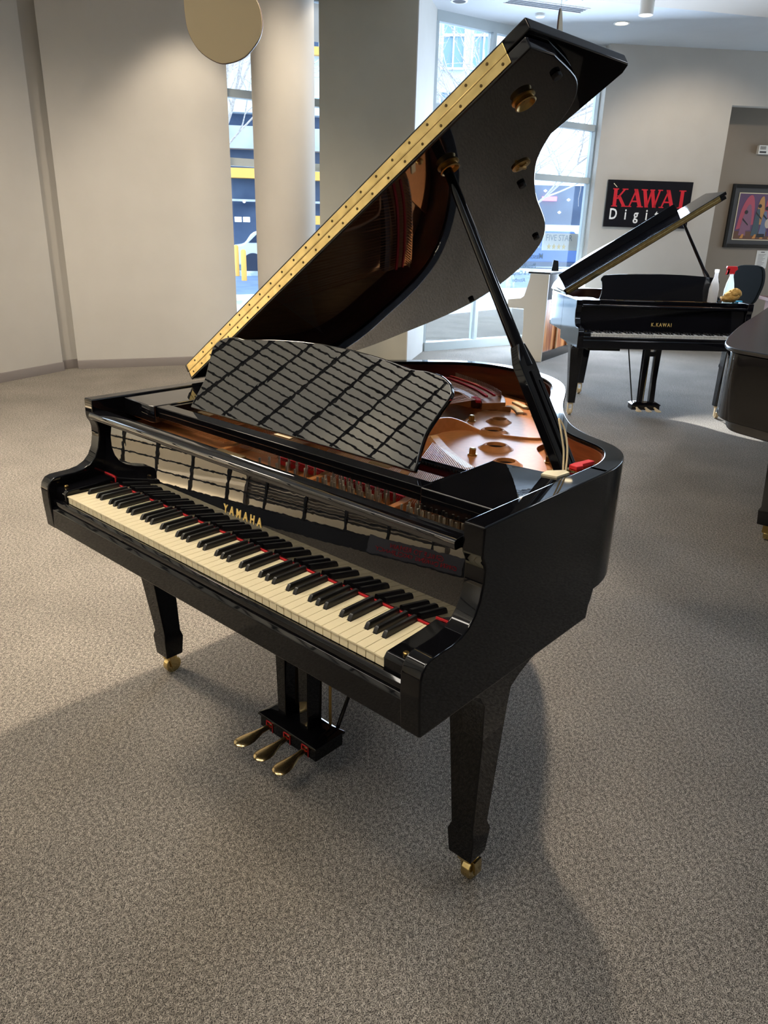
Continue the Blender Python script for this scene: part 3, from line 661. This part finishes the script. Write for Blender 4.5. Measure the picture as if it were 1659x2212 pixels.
# ------------------------------------------------------------ second grand by the window
KM = Vector((-1.1615, 5.418)); ke = Vector((.746, .666)); kn = Vector((-.666, .746)); kr = math.atan2(ke.y, ke.x)
ko = KM-kn*.30-ke*.025
HALF2 = [(0, .216), (.20, .213), (.36, .205), (.455, .197), (.475, .193), (.492, .172), (.494, .155), (.484, .14), (.480, .10), (.484, .05), (.498, 0)]
g2 = empty('grand_piano', (ko.x, ko.y, 0), kr, label='far black grand with white keys standing before the lettered wall sign, lid raised', category='piano')
make_grand(g2, dict(lac='lacquer2', key='keywhite2', legs=1, far=True, logo=('K.KAWAI', .0, .80, .040, 1.35), tilt=12, desk=HALF2, lid=33))
def k2(x, y): q = ko+ke*x+kn*y; return q.x, q.y

# things on its right shelf
def thing_at(x, y): q = k2(x, y); return (q[0], q[1], .981)
sp1 = MB().lathe([(.001, .002), (.036, .002), (.038, .01), (.038, .11), (.030, .15), (.016, .20), (.014, .235), (.018, .24), (.018, .262), (.001, .264)], 24)
sp1.build('white_bottle', 'bottle_white', loc=thing_at(.425, .262), label='glaring white plastic bottle on the far grand, left of the red spray bottle', category='bottle')
sb = empty('spray_bottle', thing_at(.612, .40), kr, label='clear spray bottle with red trigger head on the far grand', category='spray bottle')
MB().lathe([(.001, 0), (.038, 0), (.040, .01), (.040, .09), (.030, .15), (.016, .20), (.014, .225), (.001, .226)], 24).build('body', 'bottle_clear', sb)
MB().prism([(-.020, .222), (.018, .222), (.020, .245), (.040, .262), (.030, .285), (-.052, .285), (-.055, .268), (-.030, .262), (-.036, .225), (-.045, .222), (-.040, .255)], -.012, .012, 'y').build('trigger_head', 'red_plastic', sb, bevel=.004)
cl = MB(); 
def blob(mb, c, r, seed, n=20):
    rnd = random.Random(seed); ph = [rnd.uniform(0, 6) for _ in range(6)]
    secs = []
    for i in range(n//2+1):
        th_ = PI*i/(n//2); ring = []
        for k in range(n):
            f = 2*PI*k/n; rr = 1+.10*math.sin(3*f+ph[0]+2*th_)+.07*math.sin(5*f+ph[1]-3*th_)+.05*math.sin(9*f+ph[2])
            ring.append((c[0]+r[0]*rr*math.sin(th_)*math.cos(f), c[1]+r[1]*rr*math.sin(th_)*math.sin(f), c[2]+r[2]*math.cos(th_)*(1+.08*math.sin(4*f+ph[3]))))
        secs.append(ring)
    return mb.loft(secs)
blob(cl, (0, 0, .052), (.062, .05, .045), 3); blob(cl, (.02, -.01, .080), (.055, .045, .038), 5); blob(cl, (-.035, 0, .035), (.05, .05, .028), 6)
cl.build('polishing_cloth', 'cloth', loc=thing_at(.585, .272), rotz=kr, label='crumpled ochre polishing cloth in front of the spray bottle', category='cloth')
MB().box(-.045, .045, -.012, .012, 0, .012).build('blue_marker', 'blue_plastic', loc=thing_at(.680, .36), rotz=kr+.3, bevel=.004, label='small bright blue item lying right of the ochre cloth', category='pen')

# ------------------------------------------------------------ third grand, lid closed, cut by the frame
TO = [(-.36, 5.55), (-.20, 4.72), (-.06, 3.96), (.07, 3.36), (.13, 3.12), (.175, 2.97), (.225, 2.86), (.29, 2.79), (.40, 2.74), (.62, 2.66), (.95, 2.62), (1.25, 2.75), (1.42, 3.05), (1.45, 3.5), (1.40, 4.2), (1.42, 5.0), (1.42, 5.95)]
TOc = [TO[0]]+crom(TO[1:-1], 5)+[TO[-1]]
if area(TOc) < 0: TOc = TOc[::-1]
g3 = empty('grand_piano', (0, 0, 0), 0, label='black grand with closed lid cut off by the right edge of the picture', category='piano')
MB().prism(offset(TOc, .0), .979, 1.0).build('lid', 'lacquer_satin', g3, bevel=.007, seg=3)
MB().prism(offset(TOc, .02), .655, .977).build('case', 'lacquer', g3, bevel=.006, seg=3)
MB().prism(offset(TOc, .07), .60, .655).build('case', 'lacquer_soft', g3, bevel=.006)
lg = MB(); lg.loft([[(x0, y0, z) for x0, y0 in ((.50-h, 3.12-h), (.50+h, 3.12-h), (.50+h, 3.12+h), (.50-h, 3.12+h))] for z, h in ((.62, .055), (.19, .035), (.17, .044), (.095, .038))])
l3 = lg.build('leg', 'lacquer_soft', g3, bevel=.003)
MB().lathe([(.006, -.016), (.030, -.016), (.034, -.010), (.034, .010), (.030, .016), (.006, .016)], 24, T((.51, 3.15, .035)) @ Matrix.Rotation(PI/2, 4, 'Y') ).build('caster', 'brass', l3)
MB().box(.49, .53, 3.10, 3.14, .05, .10).build('caster_fork', 'brass_dull', l3)
for x in (1.2,): 
    q = MB(); q.loft([[(x+a*h, 5.3+b*h, z) for a, b in ((-1, -1), (1, -1), (1, 1), (-1, 1))] for z, h in ((.62, .055), (.05, .035))]); q.build('leg', 'lacquer_soft', g3)
    q = MB(); q.loft([[(-.05+a*h, 5.35+b*h, z) for a, b in ((-1, -1), (1, -1), (1, 1), (-1, 1))] for z, h in ((.62, .055), (.05, .035))]); q.build('leg', 'lacquer_soft', g3)
MB().box(.435, .443, 2.755, 2.76, .93, .975).build('lid_catch', 'brass_dull', g3)

# ------------------------------------------------------------ cream upright seen from behind
ut = Vector((-.175, .985)); us = Vector((-.985, -.175)); U0 = Vector((-3.322, 7.281))
up = empty('upright_piano', (U0.x, U0.y, 0), math.atan2(ut.y, ut.x), label='cream upright piano showing its orange soundboard back, beside the window', category='piano')
# local x: along back, local y: away from back (keyboard side)
side = [(0, 0), (.32, 0), (.32, .03), (.29, .05), (.27, .40), (.285, .62), (.50, .62), (.50, .72), (.335, .742), (.295, .77), (.265, .88), (.235, 1.0), (.232, 1.034), (0, 1.034)]
for x0 in (-.0, 1.40): MB().prism([(a, b) for a, b in side], x0, x0+.03, 'x').build('side_panel', 'cream_wood', up, bevel=.003)
MB().box(.03, 1.40, .10, .25, 0, 1.03).build('front_panel', 'cream_wood', up)
MB().box(.03, 1.40, .25, .50, .62, .70).build('keybed', 'cream_wood', up)
MB().box(.02, 1.41, -.004, .27, 1.034, 1.055).build('lid', 'rubber', up, bevel=.003)
MB().box(.03, 1.40, .02, .09, .11, .74).build('soundboard', 'spruce_dk', up)
MB().box(.03, 1.40, 0, .09, .74, 1.03).build('back_beam', 'lacquer_soft', up)
MB().box(.03, 1.40, 0, .09, .0, .11).build('bottom_beam', 'lacquer_soft', up)
for x in (.48, .92): MB().box(x, x+.05, -.0, .03, .11, .74).build('back_post', 'spruce', up)
bk = MB().prism([(-.045, 0), (.045, 0), (.03, .12), (-.03, .13)], -.012, .012, 'y'); bk.build('sheet_stand', 'rubber', loc=(U0.x+ut.x*.55+us.x*.13, U0.y+ut.y*.55+us.y*.13, 1.055), rotz=.6, bevel=.003, label='small dark stand on top of the cream upright piano', category='stand')

# ------------------------------------------------------------ wall sign
sx, sz = .18, 1.60
sr = empty('wall_sign', (RJ.x, RJ.y, 0), RRZ, label='black wall sign with red and white lettering on the white wall', category='sign')
MB().box(.18, 1.41, -.035, 0, 1.605, 2.215).build('panel', 'sign_black', sr, bevel=.003)
def stroke(mb, x0, y0, x1, y1, w): mb.prism([(x0-w/2, y0), (x0+w/2, y0), (x1+w/2, y1), (x1-w/2, y1)], -.038, -.035, 'y')
def serif(mb, x, y, w=.07): mb.prism([(x-w/2, y), (x+w/2, y), (x+w/2, y+.014), (x-w/2, y+.014)], -.0385, -.035, 'y')
B0, B1 = 1.87, 2.105
q = MB(); x = .30
stroke(q, x, B0, x, B1, .05); stroke(q, x+.03, B0+.10, x+.135, B1, .03); stroke(q, x+.145, B0, x+.05, B0+.145, .05)
for a, b in ((x, B0), (x, B1-.014), (x+.135, B1-.014), (x+.145, B0)): serif(q, a, b, .085)
def letA(q, x):
    stroke(q, x-.085, B0, x, B1, .022); stroke(q, x+.075, B0, x-.012, B1, .055); q.prism([(x-.055, B0+.065), (x+.05, B0+.065), (x+.05, B0+.085), (x-.055, B0+.085)], -.0385, -.035, 'y'); serif(q, x-.085, B0, .07); serif(q, x+.075, B0, .09)
def letW(q, x):
    stroke(q, x-.06, B0, x-.115, B1, .05); stroke(q, x-.06, B0, x-.005, B1, .024); stroke(q, x+.05, B0, x-.005, B1, .05); stroke(q, x+.05, B0, x+.11, B1, .024); serif(q, x-.115, B1-.014, .09); serif(q, x+.0, B1-.014, .07); serif(q, x+.115, B1-.014, .07)
letA(q, .60); letW(q, .83); letA(q, 1.07)
stroke(q, 1.27, B0, 1.27, B1, .05); serif(q, 1.27, B0, .1); serif(q, 1.27, B1-.014, .1)
q.build('red_lettering', 'sign_red', sr)
text('Digital', 'white_lettering', 'sign_white', .20, sr, extrude=.0015, space=2.28, offs=.003, align='LEFT', mtx=T((.24, -.038, 1.768)) @ RX90 @ Matrix.Diagonal((.80, 1, 1, 1)))
q = MB(); q.prism([(.255, 2.165), (.262, 2.172), (.315, 2.125), (.312, 2.118)], -.0365, -.035, 'y'); q.build('scratch', 'card', sr)

# framed picture, paper, thermostat, chair, desk
af = (RJ.x, RJ.y, 0)
pf = empty('framed_picture', af, RRZ, label='black framed colourful picture of figures on the taupe wall', category='picture')
Y = .6
def fr(mb, x0, x1, z0, z1, w, y0, y1):
    mb.box(x0, x0+w, y0, y1, z0, z1); mb.box(x1-w, x1, y0, y1, z0, z1); mb.box(x0+w, x1-w, y0, y1, z0, z0+w); mb.box(x0+w, x1-w, y0, y1, z1-w, z1); return mb
fr(MB(), 2.33, 3.45, 1.365, 2.255, .05, Y-.035, Y).build('frame', 'pic_frame', pf, bevel=.004)
MB().box(2.38, 3.40, Y-.012, Y, 1.41, 2.21).build('mount', 'mat_grey', pf)
fr(MB(), 2.455, 3.32, 1.475, 2.14, .012, Y-.016, Y-.012).build('inner_border', 'card', pf)
MB().box(2.467, 3.308, Y-.015, Y-.012, 1.487, 2.128).build('print', mat('print_violet', (.12, .06, .13), .6), pf)
cols = {'orange': (.62, .26, .06), 'rose': (.45, .08, .12), 'teal': (.06, .09, .11), 'purple': (.09, .03, .10), 'blue': (.14, .17, .27), 'pale': (.55, .45, .36), 'ochre': (.50, .25, .08), 'mauve': (.24, .11, .17), 'dark': (.02, .015, .015), 'brown': (.14, .06, .03)}
CM = {k: mat('print_'+k, v, .6) for k, v in cols.items()}
def pp(name, pts, c, d=1): MB().prism(pts, Y-.0155-.0006*d, Y-.015, 'y').build('painted_shape', CM[c], pf)
pp('arch', crom([(2.49, 1.62), (2.53, 1.9), (2.60, 2.07), (2.68, 2.10), (2.73, 1.95), (2.75, 1.7)], 4), 'rose')
pp('arch', crom([(2.56, 1.60), (2.60, 1.9), (2.66, 1.98), (2.70, 1.85), (2.72, 1.62)], 4), 'mauve', 2)
pp('arch', crom([(2.76, 1.70), (2.79, 2.0), (2.83, 2.09), (2.87, 2.05), (2.93, 1.70)], 4), 'ochre')
pp('arch', crom([(2.90, 1.8), (2.91, 2.03), (2.96, 2.09), (3.00, 2.0), (3.02, 1.8)], 4), 'rose')
pp('arch', crom([(3.04, 1.8), (3.07, 2.0), (3.10, 2.09), (3.14, 2.0), (3.16, 1.75)], 4), 'orange')
pp('ground', [(2.47, 1.49), (3.305, 1.49), (3.305, 1.60), (2.47, 1.60)], 'brown', 1)
for (x, c, h) in ((2.60, 'mauve', 1.86), (2.80, 'teal', 1.95), (2.92, 'blue', 1.92), (3.05, 'purple', 1.93), (3.22, 'pale', 1.90)):
    pp('robe', [(x-.06, 1.54), (x+.055, 1.54), (x+.035, h-.10), (x+.02, h-.03), (x-.02, h-.03), (x-.035, h-.10)], c, 3)
    pp('head', circ(x+.012, h+.01, .028, 12), 'dark', 4)
    pp('arm', [(x-.03, h-.07), (x+.07, h-.16), (x+.07, h-.18), (x-.03, h-.10)], 'dark', 4)
    pp('foot', [(x-.03, 1.50), (x+.02, 1.50), (x+.03, 1.56), (x, 1.56)], 'orange', 4)
pp('drum', circ(2.985, 1.72, .05, 16, .07), 'pale', 5)
pp('box', [(2.84, 1.52), (2.96, 1.52), (2.96, 1.57), (2.84, 1.57)], 'dark', 5)
pn = empty('price_notice', af, RRZ, label='white printed notice pinned below the framed picture', category='notice')
MB().box(2.91, 3.10, Y-.003, Y, 1.07, 1.33).build('sheet', 'paper', pn)
q = MB(); 
for i in range(9): q.box(2.94, 3.06-.02*(i % 3), Y-.0035, Y-.003, 1.27-i*.02, 1.275-i*.02)
q.box(2.975, 3.035, Y-.0035, Y-.003, 1.30, 1.312); q.build('printed_lines', 'ink', pn)
pt = MB().box(3.16, 3.40, Y-.003, Y, 1.05, 1.31).build('price_notice', 'paper', loc=af, rotz=RRZ, label='paper edge at the right frame edge beside the printed notice', category='notice')
th_ = empty('emergency_light', af, RRZ, label='white wall unit with small grille high on the taupe wall', category='wall unit')
MB().box(2.60, 2.95, Y-.06, Y, 2.66, 2.78).build('housing', 'white_metal', th_, bevel=.006)
q = MB()
for i in range(5): q.box(2.625+i*.018, 2.633+i*.018, Y-.062, Y-.06, 2.72, 2.765)
q.box(2.62, 2.72, Y-.062, Y-.06, 2.675, 2.70); q.build('grille', 'mat_grey', th_)
ch = empty('office_chair', (-1.46, 8.55, 0), -.25, label='black office chair behind the far grand', category='chair')
q = MB(); q.prism(crom([(-.17, .92), (-.19, 1.05), (-.16, 1.17), (-.08, 1.205), (.08, 1.205), (.16, 1.17), (.19, 1.05), (.17, .92), (.10, .78), (-.10, .78)], 4, True), -.03, .03, 'y'); q.build('backrest', 'chair_black', ch, bevel=.01)
MB().box(-.22, .22, .02, .46, .44, .52).build('seat', 'chair_black', ch, bevel=.03)
MB().tube([(0, 0, .80), (0, .02, .48), (0, .15, .44)], .02).build('back_bar', 'rubber', ch)
MB().lathe([(.025, .08), (.025, .44)], 12, T((0, .22, 0))).build('gas_column', 'rubber', ch)
for k in range(5):
    f = 2*PI*k/5; c, s = math.cos(f), math.sin(f)
    q = MB(); q.tube([(0, .22, .09), (.22*c, .22+.22*s, .07)], .018); q.lathe([(.02, -.02), (.03, -.02), (.03, .02), (.02, .02)], 12, T((.23*c, .22+.23*s, .03)) @ Matrix.Rotation(PI/2, 4, 'Y')); q.build('foot', 'rubber', ch)
dk = empty('desk', (-.62, 8.0, 0), .55, label='dark red wooden desk at the right edge behind the pianos', category='desk')
MB().box(-.36, 1.2, .0, .6, .86, .90).build('desktop', 'desk_wood', dk, bevel=.004)
MB().box(-.30, 1.15, .05, .55, 0, .86).build('pedestal', 'desk_wood', dk)
dz = MB().prism([(-.10, 0), (.12, 0), (.10, .09), (.02, .13)], -.02, .02, 'y', Matrix.Rotation(-.35, 4, 'X')); dz.build('paper_stack', 'paper', loc=(-.98, 8.12, .912), rotz=.55, label='white papers propped on the dark desk', category='papers')

# ------------------------------------------------------------ ceiling things
def clabel(x, y, kindn, lab, r=.075):
    e = empty('downlight', (x, y, ZC), 0, label=lab, category='ceiling light')
    MB().lathe([(r+.02, 0), (r+.02, -.006), (r, -.008), (r-.005, 0)], 32, cap=False).build('trim_ring', 'white_metal', e)
    MB().lathe([(.001, -.003), (r-.003, -.003)], 32, cap=False).build('lens', 'lamp_glow' if kindn else 'vent_dark', e)
clabel(-3.427, 8.564, 1, 'lit round recessed downlight right of the raised lid tip')
clabel(-3.449, 7.451, 1, 'lit recessed downlight at the top edge beside the slotted vent')
clabel(-4.435, 6.703, 0, 'unlit recessed downlight at the top left of the window ceiling')
MB().lathe([(.001, 0), (.055, 0), (.055, -.025), (.045, -.035), (.001, -.035)], 24).build('smoke_detector', 'white_metal', loc=(-3.993, 7.661, ZC), label='small white smoke detector on the ceiling above the window', category='detector')
q = MB()
for i in range(4): q.box(-.47, .47, -.09+i*.05, -.065+i*.05, -.004, -.001)
ve = empty('air_vent', (-3.76, 7.42, ZC), math.atan2(.875, .484), label='slotted linear air vent in the ceiling', category='vent')
q.build('slots', 'vent_dark', ve); fr2 = MB(); fr2.box(-.49, .49, -.11, -.095, -.006, 0); fr2.box(-.49, .49, .09, .105, -.006, 0); fr2.build('frame', 'white_metal', ve)
cyl = empty('cylinder_spotlight', (-2.536, 7.311, 3.76), 0, label='white cylindrical spotlight hanging from the soffit', category='ceiling light')
q = MB().lathe([(.001, .0), (.070, 0), (.070, -.20), (.064, -.202), (.058, -.18)], 32, cap=False).build('housing', 'white_metal', cyl)
MB().lathe([(.001, -.185), (.058, -.185)], 24, cap=False).build('lens', 'lamp_glow', cyl)
# hanging painted discs
def disc(loc, rz, r, lab, tall=1.0, wire=True, tilt=0):
    e = empty('hanging_disc', loc, rz, label=lab, category='hanging decoration')
    pts = crom([(r*a, r*b*(tall if b > 0 else 1)) for a, b in ((0, -1.02), (.5, -.86), (.86, -.5), (.98, -.2), (.97, .1), (.89, .36), (.72, .62), (.45, .97), (.1, 1.35), (-.3, 1.6), (-.65, 1.62), (-.9, 1.38), (-1.0, 1.0), (-1.01, .5), (-1.0, .05), (-.93, -.35), (-.7, -.72), (-.35, -.95))], 4, True)
    b = MB().prism(pts, -.006, .006, 'y').build('disc', 'disc', e, bevel=.001)
    MB().prism([(x*1.012, z*1.012) for x, z in pts], -.001, .007, 'y').build('edge_band', 'disc_edge', e)
    MB().tube([(-.5*r, 0, r*1.6*tall), (-.5*r, 0, ZC-loc[2])], .0012, 5).build('wire', 'steel', e)
disc((-1.332, 1.175, 2.225), math.radians(40), .150, 'large gold painted teardrop disc hanging at the top left, cut by the frame')
disc((-1.95, 4.71, 2.835), math.radians(112), .12, 'small pale teardrop disc hung on a wire above the lid tip, nearly edge-on', .9)

# scrap on the carpet
MB().prism(crom([(-.05, -.02), (0, -.01), (.05, -.03), (.04, .01), (.0, .02), (-.03, .015)], 3, True), 0, .004).build('paper_scrap', 'paper', loc=(-3.40, 7.06, .001), rotz=.6, label='small white scrap of paper on the carpet left of the far grand', category='paper scrap')

# ------------------------------------------------------------ window decals and the street outside
wd = empty('window_lettering', (WL[0], WL[1], 0), WRZ, label='dark lettering on the window pane, reading backwards from inside', category='window lettering')
MIR = Matrix.Diagonal((-1, 1, 1, 1))
for body, xr, z, s in (('Mason', 2.05, 1.19, .105), ('Pramberger', 1.93, 1.062, .09), ('r & Campbell', 1.81, .967, .075), ('Altenberg', 1.75, .873, .075)):
    text(body, 'lettering', 'decal', s, wd, extrude=.0005, offs=.001, align='LEFT', mtx=T((xr, .018, z)) @ RX90 @ MIR)
bn = empty('star_banner', (WL[0], WL[1], 0), WRZ, label='pale banner with blue lettering and four gold stars in the lower window', category='banner')
MB().box(2.03, 2.72, .034, .04, 1.27, 1.50).build('sheet', 'banner', bn)
text('FIVE STAR', 'lettering', 'banner_blue', .118, bn, extrude=.0006, align='LEFT', space=1.0, mtx=T((2.08, .032, 1.435)) @ RX90)
for i in range(4):
    x = 2.155+i*.098; MB().prism([((.042 if k % 2 == 0 else .018)*math.cos(PI/2+k*PI/5)+x, (.042 if k % 2 == 0 else .018)*math.sin(PI/2+k*PI/5)+1.32) for k in range(10)], .031, .034, 'y').build('star', 'star', bn)

SZ = -.10
def away(e, k):
    c = Vector(camo.location); e.location = c+(Vector(e.location)-c)*k; e.scale = (k, k, k)
MB().prism([(-60, -20), (-5.4, 1.5), (-5.05, 6.9), (-4.2, 9.8), (-3.0, 14), (20, 60), (-60, 90)], SZ-.05, SZ).build('street_ground', 'asphalt', kind='structure')
WN = Vector((-WDIR.y, WDIR.x))
def strip(name, m, d0, d1, z=0.0, h=.02, s0=-8, s1=30):
    a = Vector(WL)
    P_ = [a+WDIR*s0+WN*d0, a+WDIR*s1+WN*d0, a+WDIR*s1+WN*d1, a+WDIR*s0+WN*d1]
    return MB().prism([tuple(p) for p in P_], SZ, SZ+h).build(name, m, kind='structure')
strip('snow_bed', 'snow', .25, 1.7, h=.09)
strip('sidewalk', 'pavement', 1.7, 7.0, h=.06)
strip('snow_bank', 'snow', 7.0, 8.4, h=.14)
strip('far_snow', 'snow', 17, 19, h=.15)
# parking structure across the street
FR = math.atan2(.757, .653)
ga = empty('parking_garage', (-16.778, 14.782, SZ), FR, label='dark parking garage with a yellow band across the street, through the narrow window', category='building'); away(ga, 1.42)
MB().box(-9, 2.3, 1.0, 5, 0, 9.4).build('wall', 'garage_dark', ga)
MB().box(-9, 2.3, .6, 1.0, 3.75, 4.35).build('parapet', 'concrete', ga)
MB().box(-9, 2.3, .55, 1.0, 2.95, 3.22).build('yellow_band', 'yellow', ga)
MB().box(-9, 2.3, .5, .9, 2.3, 2.36).build('ledge', 'concrete', ga)
MB().box(-9, 2.3, .6, 1.0, 4.7, 6.4).build('upper_wall', 'facade', ga)
q = MB()
for i in range(60): q.box(-9+i*.19, -8.97+i*.19, .5, .55, 5.2, 6.9)
q.box(-9, 2.3, .5, .55, 5.15, 5.2); q.box(-9, 2.3, .5, .55, 6.9, 6.98); q.build('railing', 'facade_trim', ga)
for (x, z) in ((-1.50, 1.72), (-1.25, 1.72), (-.86, 1.68)): MB().box(x, x+.2, .45, .5, z, z+.14).build('ceiling_lamp', 'lit', ga)
for (x, z, w_) in ((-1.2, 2.25, .06),): MB().lathe([(.001, 0), (.05, .03), (.001, .06)], 12, T((x, .5, z))).build('ceiling_lamp', 'lit', ga)
MB().box(.92, 1.2, .3, .5, 1.2, 1.5).build('sign_plate', 'yellow', ga); MB().box(.92, 1.1, .3, .5, 1.7, 1.95).build('sign_plate', 'yellow', ga); MB().box(.93, 1.3, .3, .5, 6.2, 6.4).build('sign_plate', 'yellow', ga)
for (x, y, hh, lab) in ((-20.15, 15.5, 1.0, 'yellow bollard left of the pair outside the narrow window'), (-18.19, 14.28, .92, 'yellow bollard nearer the white car outside the narrow window'), (-15.4, 14.1, 1.15, 'yellow bollard seen in the sliver right of the round column')):
    MB().lathe([(.085, 0), (.085, hh-.05), (.06, hh), (.001, hh+.01)], 16).build('bollard', 'yellow', loc=(x, y, SZ), label=lab, category='bollard', group='yellow bollards')
def car(name, loc, rz, body, lab, pickup=False):
    e = empty(name, loc, rz, label=lab, category='car' if not pickup else 'truck')
    if not pickup: pr = crom([(-2.2, .35), (-2.25, .75), (-2.1, .95), (-1.7, 1.05), (-1.35, 1.42), (-.6, 1.55), (.3, 1.52), (1.0, 1.10), (1.9, .95), (2.2, .75), (2.2, .35)], 4)
    else: pr = [(-2.7, .45), (-2.7, 1.05), (-.5, 1.08), (-.4, 1.75), (.9, 1.75), (1.4, 1.15), (2.6, 1.05), (2.7, .45)]
    MB().prism(pr, -.88, .88, 'y').build('body', body, e, bevel=.06)
    wpr = [(-1.55, 1.08), (-1.25, 1.36), (-.6, 1.46), (.2, 1.42), (.75, 1.10)] if not pickup else [(-.3, 1.15), (-.3, 1.65), (.8, 1.65), (1.2, 1.15)]
    MB().prism(wpr, -.90, .90, 'y').build('window_band', 'car_glass', e)
    for x in (-1.4, 1.4) if not pickup else (-1.7, 1.7):
        for y in (-.80, .80):
            wh = MB().lathe([(.22, -.11), (.36, -.11), (.38, -.07), (.38, .07), (.36, .11), (.22, .11)], 28, T((x, y, .37)) @ Matrix.Rotation(PI/2, 4, 'X'))
            wo = wh.build('wheel', 'tyre', e); q = MB()
            for k in range(10): q.box(-.018, .018, .02, .23, -.105, .105, T((x, y, .37)) @ Matrix.Rotation(PI/2, 4, 'X') @ Matrix.Rotation(2*PI*k/10, 4, 'Z'))
            q.lathe([(.22, -.09), (.24, -.09), (.24, .09), (.22, .09)], 24, T((x, y, .37)) @ Matrix.Rotation(PI/2, 4, 'X'), cap=False); q.build('rim', 'alloy', wo)
    return e
car('car', (-19.95, 17.85, SZ), math.atan2(.784, .62), 'car_white', 'white car parked behind the yellow bollards, seen in the narrow window')
car('pickup_truck', (-16.9, 30.6, SZ), math.atan2(.6, .8), 'car_blue', 'blue pickup truck outside behind the banner in the tall window', True)
# pale building with white framed windows
fbx = empty('office_building', (-16.6, 23.1, SZ), math.atan2(.6, .8), label='pale building with white framed windows behind the tall window', category='building'); away(fbx, 1.36)
MB().box(-9, 1.1, .4, 6, 0, 11).build('wall', 'facade', fbx)
for i in range(9):
    for j in range(3):
        x = -8.3+i*1.06; z = 1.5+j*2.75
        f_ = fr(MB(), x, x+.86, z, z+2.1, .07, .3, .4); f_.box(x, x+.86, .3, .4, z+1.02, z+1.10); f_.box(x+.40, x+.46, .3, .4, z, z+2.1); f_ = f_.build('window_frame', 'facade_trim', fbx)
        MB().box(x+.07, x+.79, .36, .4, z+.07, z+2.03).build('window_pane', 'facade_glass', f_)
dsb = empty('dark_storefront', (-16.6, 23.1, SZ), math.atan2(.6, .8), label='dark storefront with small lamps behind bare branches in the tall window', category='building'); away(dsb, 1.36)
MB().box(1.2, 14, 1.2, 6, 0, 3.35).build('wall', 'garage_dark', dsb)
MB().box(1.2, 14, 1.0, 1.2, 1.6, 1.95).build('sill_band', 'facade_trim', dsb)
for (x, z) in ((3.3, 3.1), (4.2, 2.8), (3.9, 2.35), (5.3, 3.0)): MB().lathe([(.001, 0), (.07, .05), (.001, .1)], 12, T((x, 1.1, z))).build('lamp', 'lit', dsb)
MB().box(3.2, 3.75, 1.05, 1.15, 2.80, 2.95).build('neon_sign', 'neon', dsb)
tw = empty('sun_block_tower', (-16.0, 18.25, SZ), math.atan2(.767, .643), label='added narrow brick tower blocking stray sun, unseen behind the olive pier', category='building')
MB().box(-.17, .95, 0, 1.4, 0, 9.9).build('wall', 'brick', tw); MB().box(-1.7, -.17, 0, 1.4, 0, 14).build('wall', 'brick', tw); MB().box(-1.72, -.15, -.02, 1.42, 13.9, 14.1).build('cornice', 'concrete', tw)  # unseen blocks added to trim the sun patch on the floor
# bare trees
def tree(loc, h, lab, seed, spread=1.0):
    rnd = random.Random(seed); q = MB()
    def grow(p, d, l, r, dep):
        pts = [p]; c = Vector(p); dd_ = d.copy()
        for i in range(4):
            dd_ = (dd_+Vector((rnd.uniform(-.25, .25), rnd.uniform(-.25, .25), rnd.uniform(-.10, .18)))*.7).normalized(); c = c+dd_*l/4; pts.append(tuple(c))
            if dep > 0 and i > 0:
                for _ in range(1 if dep < 3 else 2):
                    nd = (dd_+Vector((rnd.uniform(-1, 1), rnd.uniform(-1, 1), rnd.uniform(-.35, .5)))*spread).normalized(); grow(tuple(c), nd, l*.70, r*.60, dep-1)
        q.tube(pts, [r*(1-.13*i) for i in range(5)], 5, cap=False)
    grow((0, 0, 0), Vector((0, 0, 1)), h, .075, 4)
    q.build('bare_tree', 'bark', loc=loc, label=lab, category='tree')
tree((-11.6, 8.5, SZ), 3.3, 'bare leafless tree outside the narrow window', 4)
tree((-11.2, 18.6, SZ), 3.6, 'bare leafless tree outside the tall window', 9, 1.2)
